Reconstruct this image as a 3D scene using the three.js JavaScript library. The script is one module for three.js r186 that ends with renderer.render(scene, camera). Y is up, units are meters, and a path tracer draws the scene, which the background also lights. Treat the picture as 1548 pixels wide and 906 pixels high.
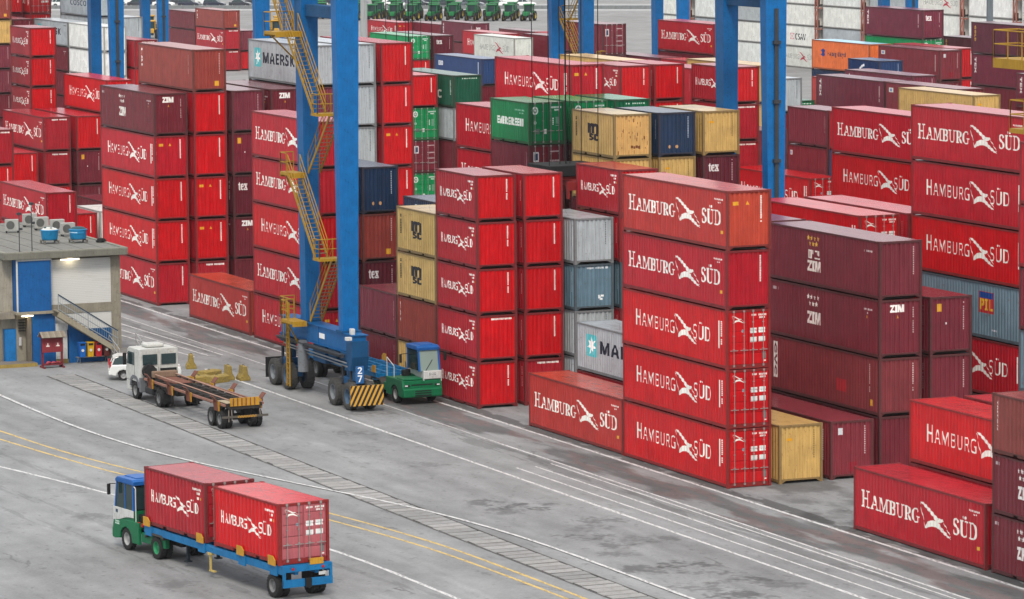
import * as THREE from 'three';
import { mergeGeometries } from 'three/addons/utils/BufferGeometryUtils.js';
import { RoundedBoxGeometry } from 'three/addons/geometries/RoundedBoxGeometry.js';

// ---------------------------------------------------------------- camera, sky, sun, exposure
const scene = new THREE.Scene();
const renderer = new THREE.WebGLRenderer({ antialias: true });
renderer.toneMapping = THREE.LinearToneMapping;
renderer.toneMappingExposure = 1.8;
renderer.shadowMap.enabled = true;
const camera = new THREE.PerspectiveCamera(8.366, 1024 / 599, 5, 4000);
{
  // a long lens on a raised place beside the yard, 32 m up and about 200 m from the nearest stack
  const yaw = 2.734143, pit = 0.111511, rol = -0.008379;
  const F = new THREE.Vector3(Math.cos(pit) * Math.cos(yaw), -Math.sin(pit), -Math.cos(pit) * Math.sin(yaw));
  const r = new THREE.Vector3(Math.sin(yaw), 0, Math.cos(yaw));
  const u = new THREE.Vector3().crossVectors(r, F);
  const r2 = r.clone().multiplyScalar(Math.cos(rol)).addScaledVector(u, Math.sin(rol));
  const u2 = new THREE.Vector3().crossVectors(r2, F);
  camera.position.set(179.684, 31.948, 89.067);
  camera.up.copy(u2);
  camera.lookAt(camera.position.clone().addScaledVector(F, 100));
}
{
  // overcast sky: brightest overhead, paler grey to the horizon
  const w = 64, h = 32, d = new Float32Array(w * h * 4);
  for (let j = 0; j < h; j++) {
    const el = ((j + 0.5) / h - 0.5) * Math.PI, s = Math.max(0, Math.sin(el));
    const L = 0.74 * (0.84 + 0.16 * s);
    for (let i = 0; i < w; i++) d.set([L * 0.985, L * 1.0, L * 1.03, 1], (j * w + i) * 4);
  }
  const t = new THREE.DataTexture(d, w, h, THREE.RGBAFormat, THREE.FloatType);
  t.mapping = THREE.EquirectangularReflectionMapping; t.magFilter = THREE.LinearFilter; t.needsUpdate = true;
  scene.background = t; scene.environment = t;
}
const sun = new THREE.DirectionalLight(0xfff4e6, 1.5);
sun.position.set(120, 170, 60); sun.target.position.set(-20, 0, 0);
sun.castShadow = true; sun.shadow.radius = 28; sun.shadow.mapSize.set(4096, 4096);
Object.assign(sun.shadow.camera, { left: -260, right: 260, top: 260, bottom: -260, near: 10, far: 900 });
scene.add(sun, sun.target);
scene.fog = new THREE.FogExp2(0xe6eaf0, 0.00005);

// ---------------------------------------------------------------- helpers
let seed = 7;
const rnd = () => { seed = (seed + 0x6d2b79f5) | 0; let t = Math.imul(seed ^ (seed >>> 15), 1 | seed); t = (t + Math.imul(t ^ (t >>> 7), 61 | t)) ^ t; return ((t ^ (t >>> 14)) >>> 0) / 4294967296; };
const rr = (a, b) => a + (b - a) * rnd();
const V3 = (x, y, z) => new THREE.Vector3(x, y, z);
const taken = new Map();
function numbered(n) { const k = taken.get(n) ?? 0; taken.set(n, k + 1); return k ? n + '_' + String(k).padStart(3, '0') : n; }
function tag(o, label, category, group, kind) {
  o.userData.label = label; if (category) o.userData.category = category;
  if (group) o.userData.group = group; if (kind) o.userData.kind = kind; return o;
}
function thing(name, label, category, x = 0, y = 0, z = 0, turn = 0, group) {
  const o = new THREE.Group(); o.name = numbered(name); o.position.set(x, y, z); o.rotation.y = turn; scene.add(o);
  return tag(o, label, category, group);
}
function structure(name, x = 0, y = 0, z = 0) { const o = new THREE.Group(); o.name = numbered(name); o.position.set(x, y, z); o.userData.kind = 'structure'; scene.add(o); return o; }
function mesh(name, g, m, parent) {
  if (Array.isArray(g)) g = g.length === 1 ? g[0] : mergeGeometries(g.map((q) => { const c = q.index ? q.toNonIndexed() : q.clone(); for (const k of Object.keys(c.attributes)) if (!['position', 'normal', 'uv'].includes(k)) c.deleteAttribute(k); return c; }));
  const o = new THREE.Mesh(g, m); o.name = name; o.castShadow = o.receiveShadow = true; parent.add(o); return o;
}
function metreUV(g, s = 1) {   // box-projected uv in metres, so that grain keeps its size
  g = g.index ? g.toNonIndexed() : g; const p = g.attributes.position, n = g.attributes.normal, uv = new Float32Array(p.count * 2);
  for (let i = 0; i < p.count; i++) {
    const ax = Math.abs(n.getX(i)), ay = Math.abs(n.getY(i)), az = Math.abs(n.getZ(i));
    const a = ax > ay && ax > az ? [p.getZ(i), p.getY(i)] : ay > az ? [p.getX(i), p.getZ(i)] : [p.getX(i), p.getY(i)];
    uv[2 * i] = a[0] * s; uv[2 * i + 1] = a[1] * s;
  }
  g.setAttribute('uv', new THREE.BufferAttribute(uv, 2)); return g;
}
// box from two corners (x0,y0,z0)-(x1,y1,z1); b = bevel
function bx(x0, x1, y0, y1, z0, z1, b = 0) {
  const w = Math.abs(x1 - x0), h = Math.abs(y1 - y0), d = Math.abs(z1 - z0);
  const g = b ? new RoundedBoxGeometry(w, h, d, 1, Math.min(b, w / 2.1, h / 2.1, d / 2.1)) : new THREE.BoxGeometry(w, h, d);
  g.translate((x0 + x1) / 2, (y0 + y1) / 2, (z0 + z1) / 2); return metreUV(g);
}
function bar(a, b, r, seg = 6) {   // round bar between two points
  const A = V3(...a), B = V3(...b), d = B.clone().sub(A), g = new THREE.CylinderGeometry(r, r, d.length(), seg, 1);
  g.applyQuaternion(new THREE.Quaternion().setFromUnitVectors(V3(0, 1, 0), d.clone().normalize())); g.translate((A.x + B.x) / 2, (A.y + B.y) / 2, (A.z + B.z) / 2);
  return g;
}
function beam(a, b, w, h) {        // square bar between two points, w across, h deep
  const A = V3(...a), B = V3(...b), d = B.clone().sub(A), g = new THREE.BoxGeometry(w, h, d.length());
  const m = new THREE.Matrix4().lookAt(A, B, Math.abs(d.clone().normalize().y) > 0.99 ? V3(1, 0, 0) : V3(0, 1, 0)); g.applyMatrix4(m); g.translate((A.x + B.x) / 2, (A.y + B.y) / 2, (A.z + B.z) / 2);
  return metreUV(g);
}
function cyl(x, y, z, r, len, axis = 'y', seg = 20, r2 = r) {
  const g = new THREE.CylinderGeometry(r2, r, len, seg); if (axis === 'x') g.rotateZ(-Math.PI / 2); if (axis === 'z') g.rotateX(Math.PI / 2); g.translate(x, y, z); return g;
}
function taper(x, z, y0, y1, w0, d0, w1, d1) {  // four-sided tapered post
  const g = new THREE.BoxGeometry(1, 1, 1), p = g.attributes.position;
  for (let i = 0; i < p.count; i++) { const t = p.getY(i) > 0; p.setXYZ(i, x + p.getX(i) * (t ? w1 : w0), t ? y1 : y0, z + p.getZ(i) * (t ? d1 : d0)); }
  g.computeVertexNormals(); return metreUV(g);
}
function extr(pts, depth, z0, bevel = 0) { // polygon in x,y pushed along z from z0 to z0+depth
  const s = new THREE.Shape(pts.map((p) => new THREE.Vector2(p[0], p[1])));
  const g = new THREE.ExtrudeGeometry(s, { depth: depth - 2 * bevel, bevelEnabled: !!bevel, bevelThickness: bevel, bevelSize: bevel, bevelOffset: -bevel, bevelSegments: 2 }); g.translate(0, 0, z0 + bevel); return metreUV(g);
}
function canvas(w, h) { const c = document.createElement('canvas'); c.width = w; c.height = h; return [c, c.getContext('2d')]; }
function ctex(c) { const t = new THREE.CanvasTexture(c); t.colorSpace = THREE.SRGBColorSpace; t.anisotropy = 8; return t; }

// value noise on a wrapped lattice
function lattice(n) { const a = new Float32Array(n * n); for (let i = 0; i < n * n; i++) a[i] = rnd(); return (x, y) => {
  const xi = Math.floor(x), yi = Math.floor(y), fx = x - xi, fy = y - yi, sx = fx * fx * (3 - 2 * fx), sy = fy * fy * (3 - 2 * fy);
  const m = (q) => ((q % n) + n) % n, A = a[m(yi) * n + m(xi)], B = a[m(yi) * n + m(xi + 1)], C = a[m(yi + 1) * n + m(xi)], D = a[m(yi + 1) * n + m(xi + 1)];
  return (A + (B - A) * sx) * (1 - sy) + (C + (D - C) * sx) * sy; }; }
const N = lattice(256);
const fbm = (x, y, o = 4) => { let s = 0, a = 0.5, t = 0; for (let i = 0; i < o; i++) { s += a * N(x, y); t += a; x = x * 2.03 + 17.1; y = y * 2.03 + 5.7; a *= 0.5; } return s / t; };

// light wear that multiplies a paint colour: scuffs, dust and streaks with their own outlines
const wear = (() => {
  const n = 512, [c, g] = canvas(n, n), im = g.createImageData(n, n);
  for (let y = 0; y < n; y++) for (let x = 0; x < n; x++) {
    const f = fbm(x / 64, y / 64, 5), s = fbm(x / 9, y / 110, 3), k = fbm(x / 18 + 40, y / 18, 3);
    let v = 255 * (0.92 + 0.14 * (f - 0.5) + 0.12 * (s - 0.5)); if (k > 0.7) v *= 1 - Math.min(0.1, (k - 0.7) * 1.2);
    const o = (y * n + x) * 4; im.data[o] = v; im.data[o + 1] = v * (k > 0.7 ? 0.985 : 1); im.data[o + 2] = v * (k > 0.7 ? 0.96 : 1); im.data[o + 3] = 255;
  }
  g.putImageData(im, 0, 0); const t = ctex(c); t.wrapS = t.wrapT = THREE.RepeatWrapping; t.repeat.set(0.35, 0.35); return t;
})();
const mats = new Map();
function M(hex, rough = 0.6, metal = 0, worn = true) {
  const k = hex + '|' + rough + '|' + metal + worn; if (!mats.has(k)) mats.set(k, new THREE.MeshPhysicalMaterial({ color: hex, roughness: rough, metalness: metal, specularIntensity: 0.5, map: worn ? wear : null })); return mats.get(k);
}
const GLASS_SHEEN = new THREE.MeshStandardMaterial({ color: 0x7f918c, roughness: 0.08 });  // light reflected by the tractor windscreen is put into this pale glass colour
const GLASS = new THREE.MeshStandardMaterial({ color: 0x24373a, roughness: 0.06, metalness: 0 });
const RUBBER = M('#2b2b2c', 0.9), RUBBERG = M('#4a4a49', 0.92), STEEL = M('#8b8d8e', 0.45, 0.6), DARK = M('#1d1e20', 0.8), BLACKM = M('#2a2b2d', 0.6);
// ---------------------------------------------------------------- the ground
const U0 = -100, U1 = 42, VV0 = -46, VV1 = 14;   // the apron that the picture shows at close range
{
  const n = 1024, [c, g] = canvas(n, n), im = g.createImageData(n, n);
  for (let y = 0; y < n; y++) for (let x = 0; x < n; x++) {
    const f = fbm(x / 128, y / 128, 6), k = fbm(x / 32 + 9, y / 32, 4); let v = 122 + 26 * (f - 0.5) + 22 * (k - 0.5) + 10 * (rnd() - 0.5);
    const o = (y * n + x) * 4; im.data.set([v, v * 1.0, v * 1.0, 255], o);
  }
  g.putImageData(im, 0, 0); const t = ctex(c); t.wrapS = t.wrapT = THREE.RepeatWrapping;
  const geo = new THREE.PlaneGeometry(3200, 3200); geo.rotateX(-Math.PI / 2); geo.translate(-500, 0, -300); const p = geo.attributes.position, uv = geo.attributes.uv;
  for (let i = 0; i < p.count; i++) uv.setXY(i, p.getX(i) / 44, p.getZ(i) / 44);
  mesh('ground', geo, new THREE.MeshStandardMaterial({ map: t, roughness: 0.9 }), scene).userData.kind = 'structure';
}
{
  const w = 2048, h = 872, [c, g] = canvas(w, h), im = g.createImageData(w, h), su = (U1 - U0) / w, sv = (VV1 - VV0) / h;
  // oil and tyre blots read off the photograph (u, v, long, wide, depth)
  const blots = [[-1.5, -12.6, 0.3], [1.3, -12.2, 0.22], [0.6, -10.9, 0.36], [7.6, -10.9, 0.22], [9.8, -11.9, 0.34], [12.2, -11.6, 0.24], [18.3, -11.2, 0.34], [20.4, -10.8, 0.26], [22.6, -10.3, 0.3], [24.5, -9.8, 0.24], [18.5, -13.4, 0.3], [26.0, -12.3, 0.36], [28.2, -11.6, 0.34], [29.8, -10.9, 0.3], [23.5, -12.9, 0.24], [5.5, -9.4, 0.24], [14.5, -12.6, 0.2], [11.5, -9.6, 0.2],
    [-55, -7.5, 0.35], [-49, -8.2, 0.3], [-47, -9.0, 0.25], [-33, -6.4, 0.25], [-26, -9.5, 0.18], [12, 3, 0.3], [9, 6, 0.3], [14, 1, 0.35], [-20, -12, 0.16], [-14, -10.5, 0.15], [-28, -19.5, 0.12], [4, -26, 0.15], [-6, -31, 0.18], [-14, -29.6, 0.14], [12.8, -33, 0.15]];
  for (let j = 0; j < h; j++) for (let i = 0; i < w; i++) {
    const u = U0 + (i + 0.5) * su, v = VV1 - (j + 0.5) * sv;
    const f = fbm(u / 7, v / 4, 5), k = fbm(u / 1.3 + 30, v / 0.8, 4), s = fbm(u / 14, v * 1.4, 4);
    let b = 124 + 30 * (f - 0.5) + 22 * (k - 0.5) + 26 * (s - 0.5) + 12 * (rnd() - 0.5), rd = 1, bl = 1;
    // rubbered, stained lane between the two outer lines of the stack: ragged dark patches with a red dust
    const lane = Math.exp(-(((v + 2.3) / 1.3) ** 2)), e = fbm(u / 5 + 60, v / 0.9, 5);
    if (lane > 0.15 && e + 0.28 * lane > 0.6) { const q = Math.min(1, (e + 0.28 * lane - 0.6) * 7); b *= 1 - 0.33 * q; const d = fbm(u / 2.2, v / 0.5 + 90, 3); if (d > 0.52) { rd = 1 + 0.13 * q; bl = 1 - 0.02 * q; } }
    const ln2 = Math.exp(-(((v + 4.9) / 0.5) ** 2)), e2 = fbm(u / 4 + 160, v / 0.4, 4); if (ln2 > 0.2 && e2 + 0.2 * ln2 > 0.66) b *= 0.84;
    if (v > -0.6 && u > -6) { const e4 = fbm(u / 3.5 + 400, v / 2.2, 5); if (e4 > 0.52) b *= 1 - Math.min(0.24, (e4 - 0.52) * 2.6); }
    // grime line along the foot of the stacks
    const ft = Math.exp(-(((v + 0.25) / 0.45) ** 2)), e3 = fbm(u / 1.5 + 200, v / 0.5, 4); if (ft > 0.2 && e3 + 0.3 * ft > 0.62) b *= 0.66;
    for (const [bu, bv, dd] of blots) { const du = u - bu, dv = v - bv, q = ((du * 0.4 + dv * 0.92) / 1.5) ** 2 + ((dv * 0.4 - du * 0.92) / 1.15) ** 2; if (q < 1.5) { const ed = fbm(u / 0.9 + bu * 9, v / 0.7 + bv, 3) * 0.55 + fbm(u / 0.22 + bu, v / 0.2, 2) * 0.45; const th = 0.34 + 0.22 * q; if (ed > th) b *= 1 - dd * Math.min(1, (ed - th) * 5); } }
    // tyre tracks of the turning lane in the foreground
    for (const off of [-33.6, -31.2, -27.2]) { const c0 = off + 0.11 * (u + 5) + 0.0009 * (u + 5) ** 2, q = Math.abs(v - c0); if (q < 0.28) { const ed = fbm(u / 3, v / 0.2, 3); if (ed > 0.5) b *= 0.9; } }
    if (fbm(u / 0.5, v / 0.25 + 77, 2) > 0.8) b *= 0.87;
    const o = (j * w + i) * 4; im.data.set([Math.min(255, b * rd * 0.985), b, b * bl * 1.01, 255], o);
  }
  g.putImageData(im, 0, 0);
  // fine cracks
  g.strokeStyle = 'rgba(60,60,60,.55)'; g.lineWidth = 1;
  for (let q = 0; q < 70; q++) { let x = rnd() * w, y = rnd() * h; g.beginPath(); g.moveTo(x, y); for (let s = 0; s < 8; s++) { x += rr(-14, 14); y += rr(-5, 5); g.lineTo(x, y); } g.stroke(); }
  const t = ctex(c), geo = new THREE.PlaneGeometry(U1 - U0, VV1 - VV0); geo.rotateX(-Math.PI / 2); geo.translate((U0 + U1) / 2, 0.004, -(VV0 + VV1) / 2);
  mesh('yard_pavement', geo, new THREE.MeshStandardMaterial({ map: t, roughness: 0.82 }), scene).userData.kind = 'structure';
}
// painted lines: thin sheets that follow the paint, with worn breaks in their own texture
const paintTex = (col) => { const n = 512, [c, g] = canvas(n, 32), im = g.createImageData(n, 32); for (let y = 0; y < 32; y++) for (let x = 0; x < n; x++) { const f = fbm(x / 22, y / 9 + col[2], 4), q = f > 0.54 ? 0.74 + 0.26 * Math.max(0, 1 - (f - 0.54) * 10) : 1, o = (y * n + x) * 4; im.data.set([col[0] * q, col[1] * q, col[2] * q, 255], o); } g.putImageData(im, 0, 0); const t = ctex(c); t.wrapS = t.wrapT = THREE.RepeatWrapping; return new THREE.MeshStandardMaterial({ map: t, roughness: 0.7 }); };
const WHITEP = paintTex([194, 195, 195]), WORNP = paintTex([168, 169, 169]), YELLOWP = paintTex([194, 166, 96]);
function stripe(pts, wid, m, name = 'lane_marking', y = 0.008) {
  const cv = pts.length > 2 ? new THREE.CatmullRomCurve3(pts.map((p) => V3(p[0], 0, -p[1]))) : new THREE.LineCurve3(V3(pts[0][0], 0, -pts[0][1]), V3(pts[1][0], 0, -pts[1][1]));
  const n = pts.length > 2 ? 60 : 24, P = [], UV = [], I = []; let len = 0, last = null;
  for (let i = 0; i <= n; i++) { const p = cv.getPoint(i / n), d = cv.getTangent(i / n), s = V3(-d.z, 0, d.x).multiplyScalar(wid / 2 * rr(0.88, 1.12)); if (last) len += p.distanceTo(last); last = p;
    P.push(p.x + s.x, y, p.z + s.z, p.x - s.x, y, p.z - s.z); UV.push(len / 6, 0, len / 6, 1); if (i < n) { const a = 2 * i; I.push(a, a + 1, a + 2, a + 1, a + 3, a + 2); } }
  const g = new THREE.BufferGeometry(); g.setAttribute('position', new THREE.Float32BufferAttribute(P, 3)); g.setAttribute('uv', new THREE.Float32BufferAttribute(UV, 2)); g.setIndex(I); g.computeVertexNormals();
  if (g.attributes.normal.getY(0) < 0) { for (let i = 0; i < I.length; i += 3) [I[i], I[i + 1]] = [I[i + 1], I[i]]; g.setIndex(I); g.computeVertexNormals(); }
  mesh(numbered(name), g, m, scene).userData.kind = 'structure';
}
stripe([[-98, -0.75], [40, -0.75]], 0.2, WHITEP);
stripe([[-92, -3.75], [-19, -4.0]], 0.16, WORNP); stripe([[-19, -4.0], [40, -4.0]], 0.15, WHITEP);
stripe([[-11.5, -4.45], [40, -4.5]], 0.12, WHITEP); stripe([[-11, -5.55], [40, -5.5]], 0.14, WHITEP);
stripe([[-11, -6.6], [40, -6.6]], 0.14, WHITEP); stripe([[-56, -7.85], [40, -7.9]], 0.2, WHITEP);
stripe([[-88, -5.3], [-62, -4.6]], 0.14, WHITEP); stripe([[-86, -6.5], [-62, -5.5]], 0.14, WHITEP); stripe([[-84, -7.5], [-61.8, -6.5]], 0.14, WHITEP);
stripe([[-56, -22.4], [-49.4, -22.6], [-32.8, -22.4], [-21.5, -21.1], [-12.7, -19.0], [-3.9, -16.7], [1, -15.7], [9.1, -14.8], [25.7, -14.5], [40, -14.4]], 0.2, WHITEP, 'lane_marking', 0.037);
stripe([[-32, -32.6], [-23.3, -30.4], [-16.6, -28.9], [-11.7, -27.9], [-2, -25.6], [7.8, -23.9], [21.4, -23.4], [32, -23.3]], 0.2, WHITEP);
stripe([[-42, -27.2], [-35.6, -26.7], [-26.4, -25.8], [-18, -24.3], [-9, -21.8], [-1.6, -20.3], [8, -19.0], [18, -18.6], [30, -18.5]], 0.17, YELLOWP);
stripe([[-40, -28.4], [-32.7, -27.6], [-24.1, -26.5], [-17.6, -25.4], [-9, -22.7], [0.2, -21.0], [9, -19.8], [19.8, -19.3], [30, -19.2]], 0.17, YELLOWP);
{ // drain channel across the apron, covered with loose concrete slabs
  const d = structure('drain_channel', -11, 0, 16.7);
  mesh('channel_bed', bx(-46, 46, 0.005, 0.012, -0.84, 0.84), M('#2c2b2a', 0.95), d);
  mesh('channel_edge', bx(-46, 46, 0.005, 0.022, 0.86, 0.93), M('#626261', 0.95), d); mesh('channel_edge', bx(-46, 46, 0.005, 0.022, -0.93, -0.86), M('#626261', 0.95), d);
  const geos = [0, 1, 2, 3].map((k) => { const g = new RoundedBoxGeometry([0.74, 0.7, 0.76, 0.72][k], 0.05, [1.6, 1.64, 1.56, 1.62][k], 1, 0.012); return metreUV(g); });
  const ms = ['#939494', '#9a9a99', '#8a8b8b', '#9f9f9f', '#919191'].map((q) => M(q, 0.92));
  for (let i = 0, x = -45.6; x < 45.6; x += 0.84, i++) { const s = mesh('slab', geos[i % 4], ms[Math.floor(rnd() * 5)], d); s.position.set(x, -0.004 + rr(0, 0.012), rr(-0.03, 0.03)); s.rotation.set(rr(-0.006, 0.006), rr(-0.02, 0.02), rr(-0.012, 0.012)); }
}
// ---------------------------------------------------------------- shipping containers
const W = 2.438, HT = { H: 2.952, S: 2.644 }, GAP = 0.005;
function corrugated(w, h, pitch, depth, variant) {   // pressed steel sheet, faces +z, x centred, y from 0
  const n = Math.max(1, Math.round(w / pitch)), p = w / n, P = [], UV = [], pts = [[-w / 2, 0]];
  let sd = variant * 991 + n; const q = () => { sd = (sd * 16807) % 2147483647; return sd / 2147483647 - 0.5; };
  for (let i = 0; i < n; i++) { const x = -w / 2 + i * p, a = q() * 0.3 * Math.min(depth, 0.04), b = q() * 0.25 * Math.min(depth, 0.04); pts.push([x + 0.30 * p, a > 0 ? 0 : a], [x + 0.46 * p, -depth + b], [x + 0.78 * p, -depth + b], [x + 0.94 * p, a > 0 ? 0 : a]); }
  pts.push([w / 2, 0]);
  for (let i = 0; i < pts.length - 1; i++) { const [x0, z0] = pts[i], [x1, z1] = pts[i + 1]; if (x1 - x0 < 1e-6) continue; const a = x0 / w + 0.5, b = x1 / w + 0.5;
    P.push(x0, 0, z0, x1, 0, z1, x1, h, z1, x0, 0, z0, x1, h, z1, x0, h, z0); UV.push(a, 0, b, 0, b, 1, a, 0, b, 1, a, 1); }
  const g = new THREE.BufferGeometry(); g.setAttribute('position', new THREE.Float32BufferAttribute(P, 3)); g.setAttribute('uv', new THREE.Float32BufferAttribute(UV, 2)); g.computeVertexNormals(); return g;
}
const CG = new Map();
function shell(L, ht, variant) {
  const key = L + ht + variant; if (CG.has(key)) return CG.get(key);
  const h = HT[ht], l = L > 30 ? 12.192 : 6.058, x = l / 2, z = W / 2, o = { l, h };
  const ph = h - 0.30;
  o.side = corrugated(l - 0.3, ph, L > 30 ? 0.30 : 0.335, L > 30 ? 0.036 : 0.045, variant); o.side.translate(0, 0.2, z - 0.016);
  o.sideB = o.side.clone(); o.sideB.rotateY(Math.PI);
  o.end = corrugated(W - 0.3, ph, 0.262, 0.06, variant + 3); o.end.translate(0, 0.2, x - 0.03); o.end.rotateY(Math.PI / 2);
  o.endB = corrugated(W - 0.3, ph, 0.262, 0.05, variant + 5); o.endB.translate(0, 0.2, x - 0.03); o.endB.rotateY(-Math.PI / 2);
  const rf = corrugated(l - 0.24, W - 0.14, L > 30 ? 0.42 : 0.4, 0.003, variant + 9); rf.translate(0, -(W - 0.14) / 2, 0); rf.rotateX(-Math.PI / 2); rf.translate(0, h - 0.018, 0); o.roof = rf;
  const f = [];
  for (const sx of [-1, 1]) for (const sz of [-1, 1]) {
    const B = (x0, x1, y0, y1, z0, z1) => f.push(bx(sx * x0, sx * x1, y0, y1, sz * z0, sz * z1));
    B(x - 0.156, x - 0.004, 0.118, h - 0.118, z - 0.136, z - 0.004);                        // corner post
    B(x - 0.178, x, 0, 0.118, z - 0.162, z); B(x - 0.178, x, h - 0.118, h, z - 0.162, z);    // castings
  }
  for (const sz of [-1, 1]) {
    f.push(bx(-x + 0.178, x - 0.178, h - 0.1, h - 0.03, sz * (z - 0.075), sz * (z - 0.006)));
    if (L > 30) f.push(bx(-x + 0.178, x - 0.178, 0.055, 0.205, sz * (z - 0.06), sz * (z - 0.006)));
    else { for (const [a, b] of [[-x + 0.178, -1.22], [-0.86, 0.86], [1.22, x - 0.178]]) f.push(bx(a, b, 0.055, 0.205, sz * (z - 0.06), sz * (z - 0.006))); for (const m of [-1.04, 1.04]) f.push(bx(m - 0.18, m + 0.18, 0.15, 0.205, sz * (z - 0.06), sz * (z - 0.006))); }
  }
  for (const sx of [-1, 1]) {
    f.push(bx(sx * (x - 0.1), sx * (x - 0.008), h - 0.118, h - 0.014, -z + 0.162, z - 0.162));
    f.push(bx(sx * (x - 0.1), sx * (x - 0.008), 0.15, 0.235, -z + 0.162, z - 0.162)); for (const q of [-1, 1]) f.push(extr([[-0.22, 0.15], [0, 0.15], [0, 0.02]], 0.06, 0).rotateY(q > 0 ? -Math.PI / 2 : Math.PI / 2).translate(sx * (x - 0.05) + (q > 0 ? 0.03 : -0.03), 0, q * (z - 0.162)));
  }
  o.frame = mergeGeometries(f); o.frameD = mergeGeometries([...f, bx(x - 0.1, x - 0.01, 0.03, 0.149, -z + 0.162, z - 0.162)]);
  o.floor = mergeGeometries([bx(-x + 0.11, x - 0.11, 0.16, 0.19, -z + 0.065, z - 0.065), bx(-x + 0.24, x - 0.24, 0.02, 0.158, -z + 0.2, z - 0.2)]);  // solid dark block added beneath the floor so gaps between stacked containers stay dark
  // rear with two door leaves
  const dw = (W - 0.32) / 2, leaf = [];
  { const g = [], hh = ph, rows = [0.02, 0.2, 0.225, 0.41, 0.435, 0.62, 0.645, 0.83, 0.855, 0.98];
    g.push(bx(-dw / 2 + 0.01, dw / 2 - 0.01, 0, hh, -0.05, -0.02));
    for (let r = 0; r < rows.length - 1; r += 2) g.push(bx(-dw / 2 + 0.05, dw / 2 - 0.05, rows[r] * hh, rows[r + 1] * hh, -0.02, 0.008, 0.014));
    g.push(bx(-dw / 2 + 0.01, -dw / 2 + 0.045, 0, hh, -0.02, 0.012), bx(dw / 2 - 0.045, dw / 2 - 0.01, 0, hh, -0.02, 0.012));
    const m = mergeGeometries(g), p = m.attributes.position, uv = m.attributes.uv; for (let i = 0; i < p.count; i++) uv.setXY(i, p.getX(i) / dw + 0.5, p.getY(i) / hh); leaf.push(m); }
  o.leaf = leaf[0]; o.dw = dw;
  const lk = [cyl(0, ph / 2, 0.045, 0.02, ph + 0.12, 'y', 8)]; for (const yy of [-0.03, ph + 0.03]) lk.push(bx(-0.05, 0.05, yy - 0.05, yy + 0.05, 0.01, 0.06)); for (const yy of [0.3, 0.55, 0.8]) lk.push(bx(-0.04, 0.04, yy * ph - 0.025, yy * ph + 0.025, 0.005, 0.055));
  o.lock = mergeGeometries(lk.map((q) => (q.index ? q.toNonIndexed() : q))); o.handle = bx(-0.02, 0.42, 0.28 * ph - 0.02, 0.28 * ph + 0.02, 0.06, 0.08);
  CG.set(key, o); return o;
}
// --- paint and print
const KEEP = new Map();
function sheet(key, w, h, base, draw, dirt = 1, rust = 0.5) {
  if (KEEP.has(key)) return KEEP.get(key);
  const [c, g] = canvas(w, h); g.fillStyle = base; g.fillRect(0, 0, w, h);
  for (let i = 0; i < 26; i++) { g.fillStyle = rnd() < 0.5 ? 'rgba(0,0,0,.035)' : 'rgba(255,235,225,.035)'; g.fillRect(rnd() * w, rnd() * h, rr(20, w * 0.3), rr(8, h * 0.5)); }
  if (draw) draw(g, w, h);
  const im = g.getImageData(0, 0, w, h), d = im.data, ox = rnd() * 500, oy = rnd() * 500, sc = h / 224;
  for (let y = 0; y < h; y++) for (let x = 0; x < w; x++) {
    const o = (y * w + x) * 4, f = fbm(x / 50 / sc + ox, y / 50 / sc + oy, 4), s = fbm(x / 4 / sc + ox, y / 70 / sc + oy, 3), q = 1 + dirt * (0.16 * (f - 0.5) + 0.16 * (s - 0.5));
    d[o] *= q; d[o + 1] *= q; d[o + 2] *= q;
    const e = fbm(x / 7 / sc + oy, y / 11 / sc + ox, 4); if (e > 0.74 - 0.03 * rust) { const a = Math.min(0.7, (e - 0.72) * 7) * rust; d[o] += (104 - d[o]) * a; d[o + 1] += (62 - d[o + 1]) * a; d[o + 2] += (48 - d[o + 2]) * a; }
  }
  g.putImageData(im, 0, 0); const t = ctex(c); KEEP.set(key, t); return t;
}
function fit(g, s, font, x, y, w, h, col, sp) {   // text fitted to a box, y = top
  g.save(); g.font = font.replace('#', '100'); const m = g.measureText(s); const a = m.actualBoundingBoxAscent || 72, b = m.actualBoundingBoxDescent || 0, lw = (m.actualBoundingBoxRight || m.width) + (m.actualBoundingBoxLeft || 0);
  g.translate(x, y); g.scale(w / lw, h / (a + b)); g.fillStyle = col; g.fillText(s, m.actualBoundingBoxLeft || 0, a); if (sp) { g.strokeStyle = col; g.lineWidth = sp; g.strokeText(s, m.actualBoundingBoxLeft || 0, a); } g.restore();
}
const poly = (g, pts, x, y, w, h, col) => { g.fillStyle = col; g.beginPath(); pts.forEach((p, i) => (i ? g.lineTo(x + p[0] * w, y + p[1] * h) : g.moveTo(x + p[0] * w, y + p[1] * h))); g.closePath(); g.fill(); };
const WINGA = [[0, 0.01], [0.1, 0.0], [0.2, 0.06], [0.3, 0.15], [0.42, 0.26], [0.52, 0.36], [0.6, 0.41], [0.72, 0.41], [0.73, 0.47], [0.68, 0.54], [0.56, 0.56], [0.48, 0.5], [0.44, 0.43], [0.34, 0.32], [0.22, 0.2], [0.12, 0.1]];
const WINGB = [[0.17, 0.86], [0.19, 0.74], [0.24, 0.64], [0.32, 0.57], [0.42, 0.53], [0.54, 0.53], [0.62, 0.59], [0.68, 0.68], [0.78, 0.78], [0.88, 0.88], [1, 1], [0.88, 0.965], [0.76, 0.89], [0.66, 0.81], [0.58, 0.755], [0.48, 0.735], [0.38, 0.75], [0.28, 0.8], [0.2, 0.87]];
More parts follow.
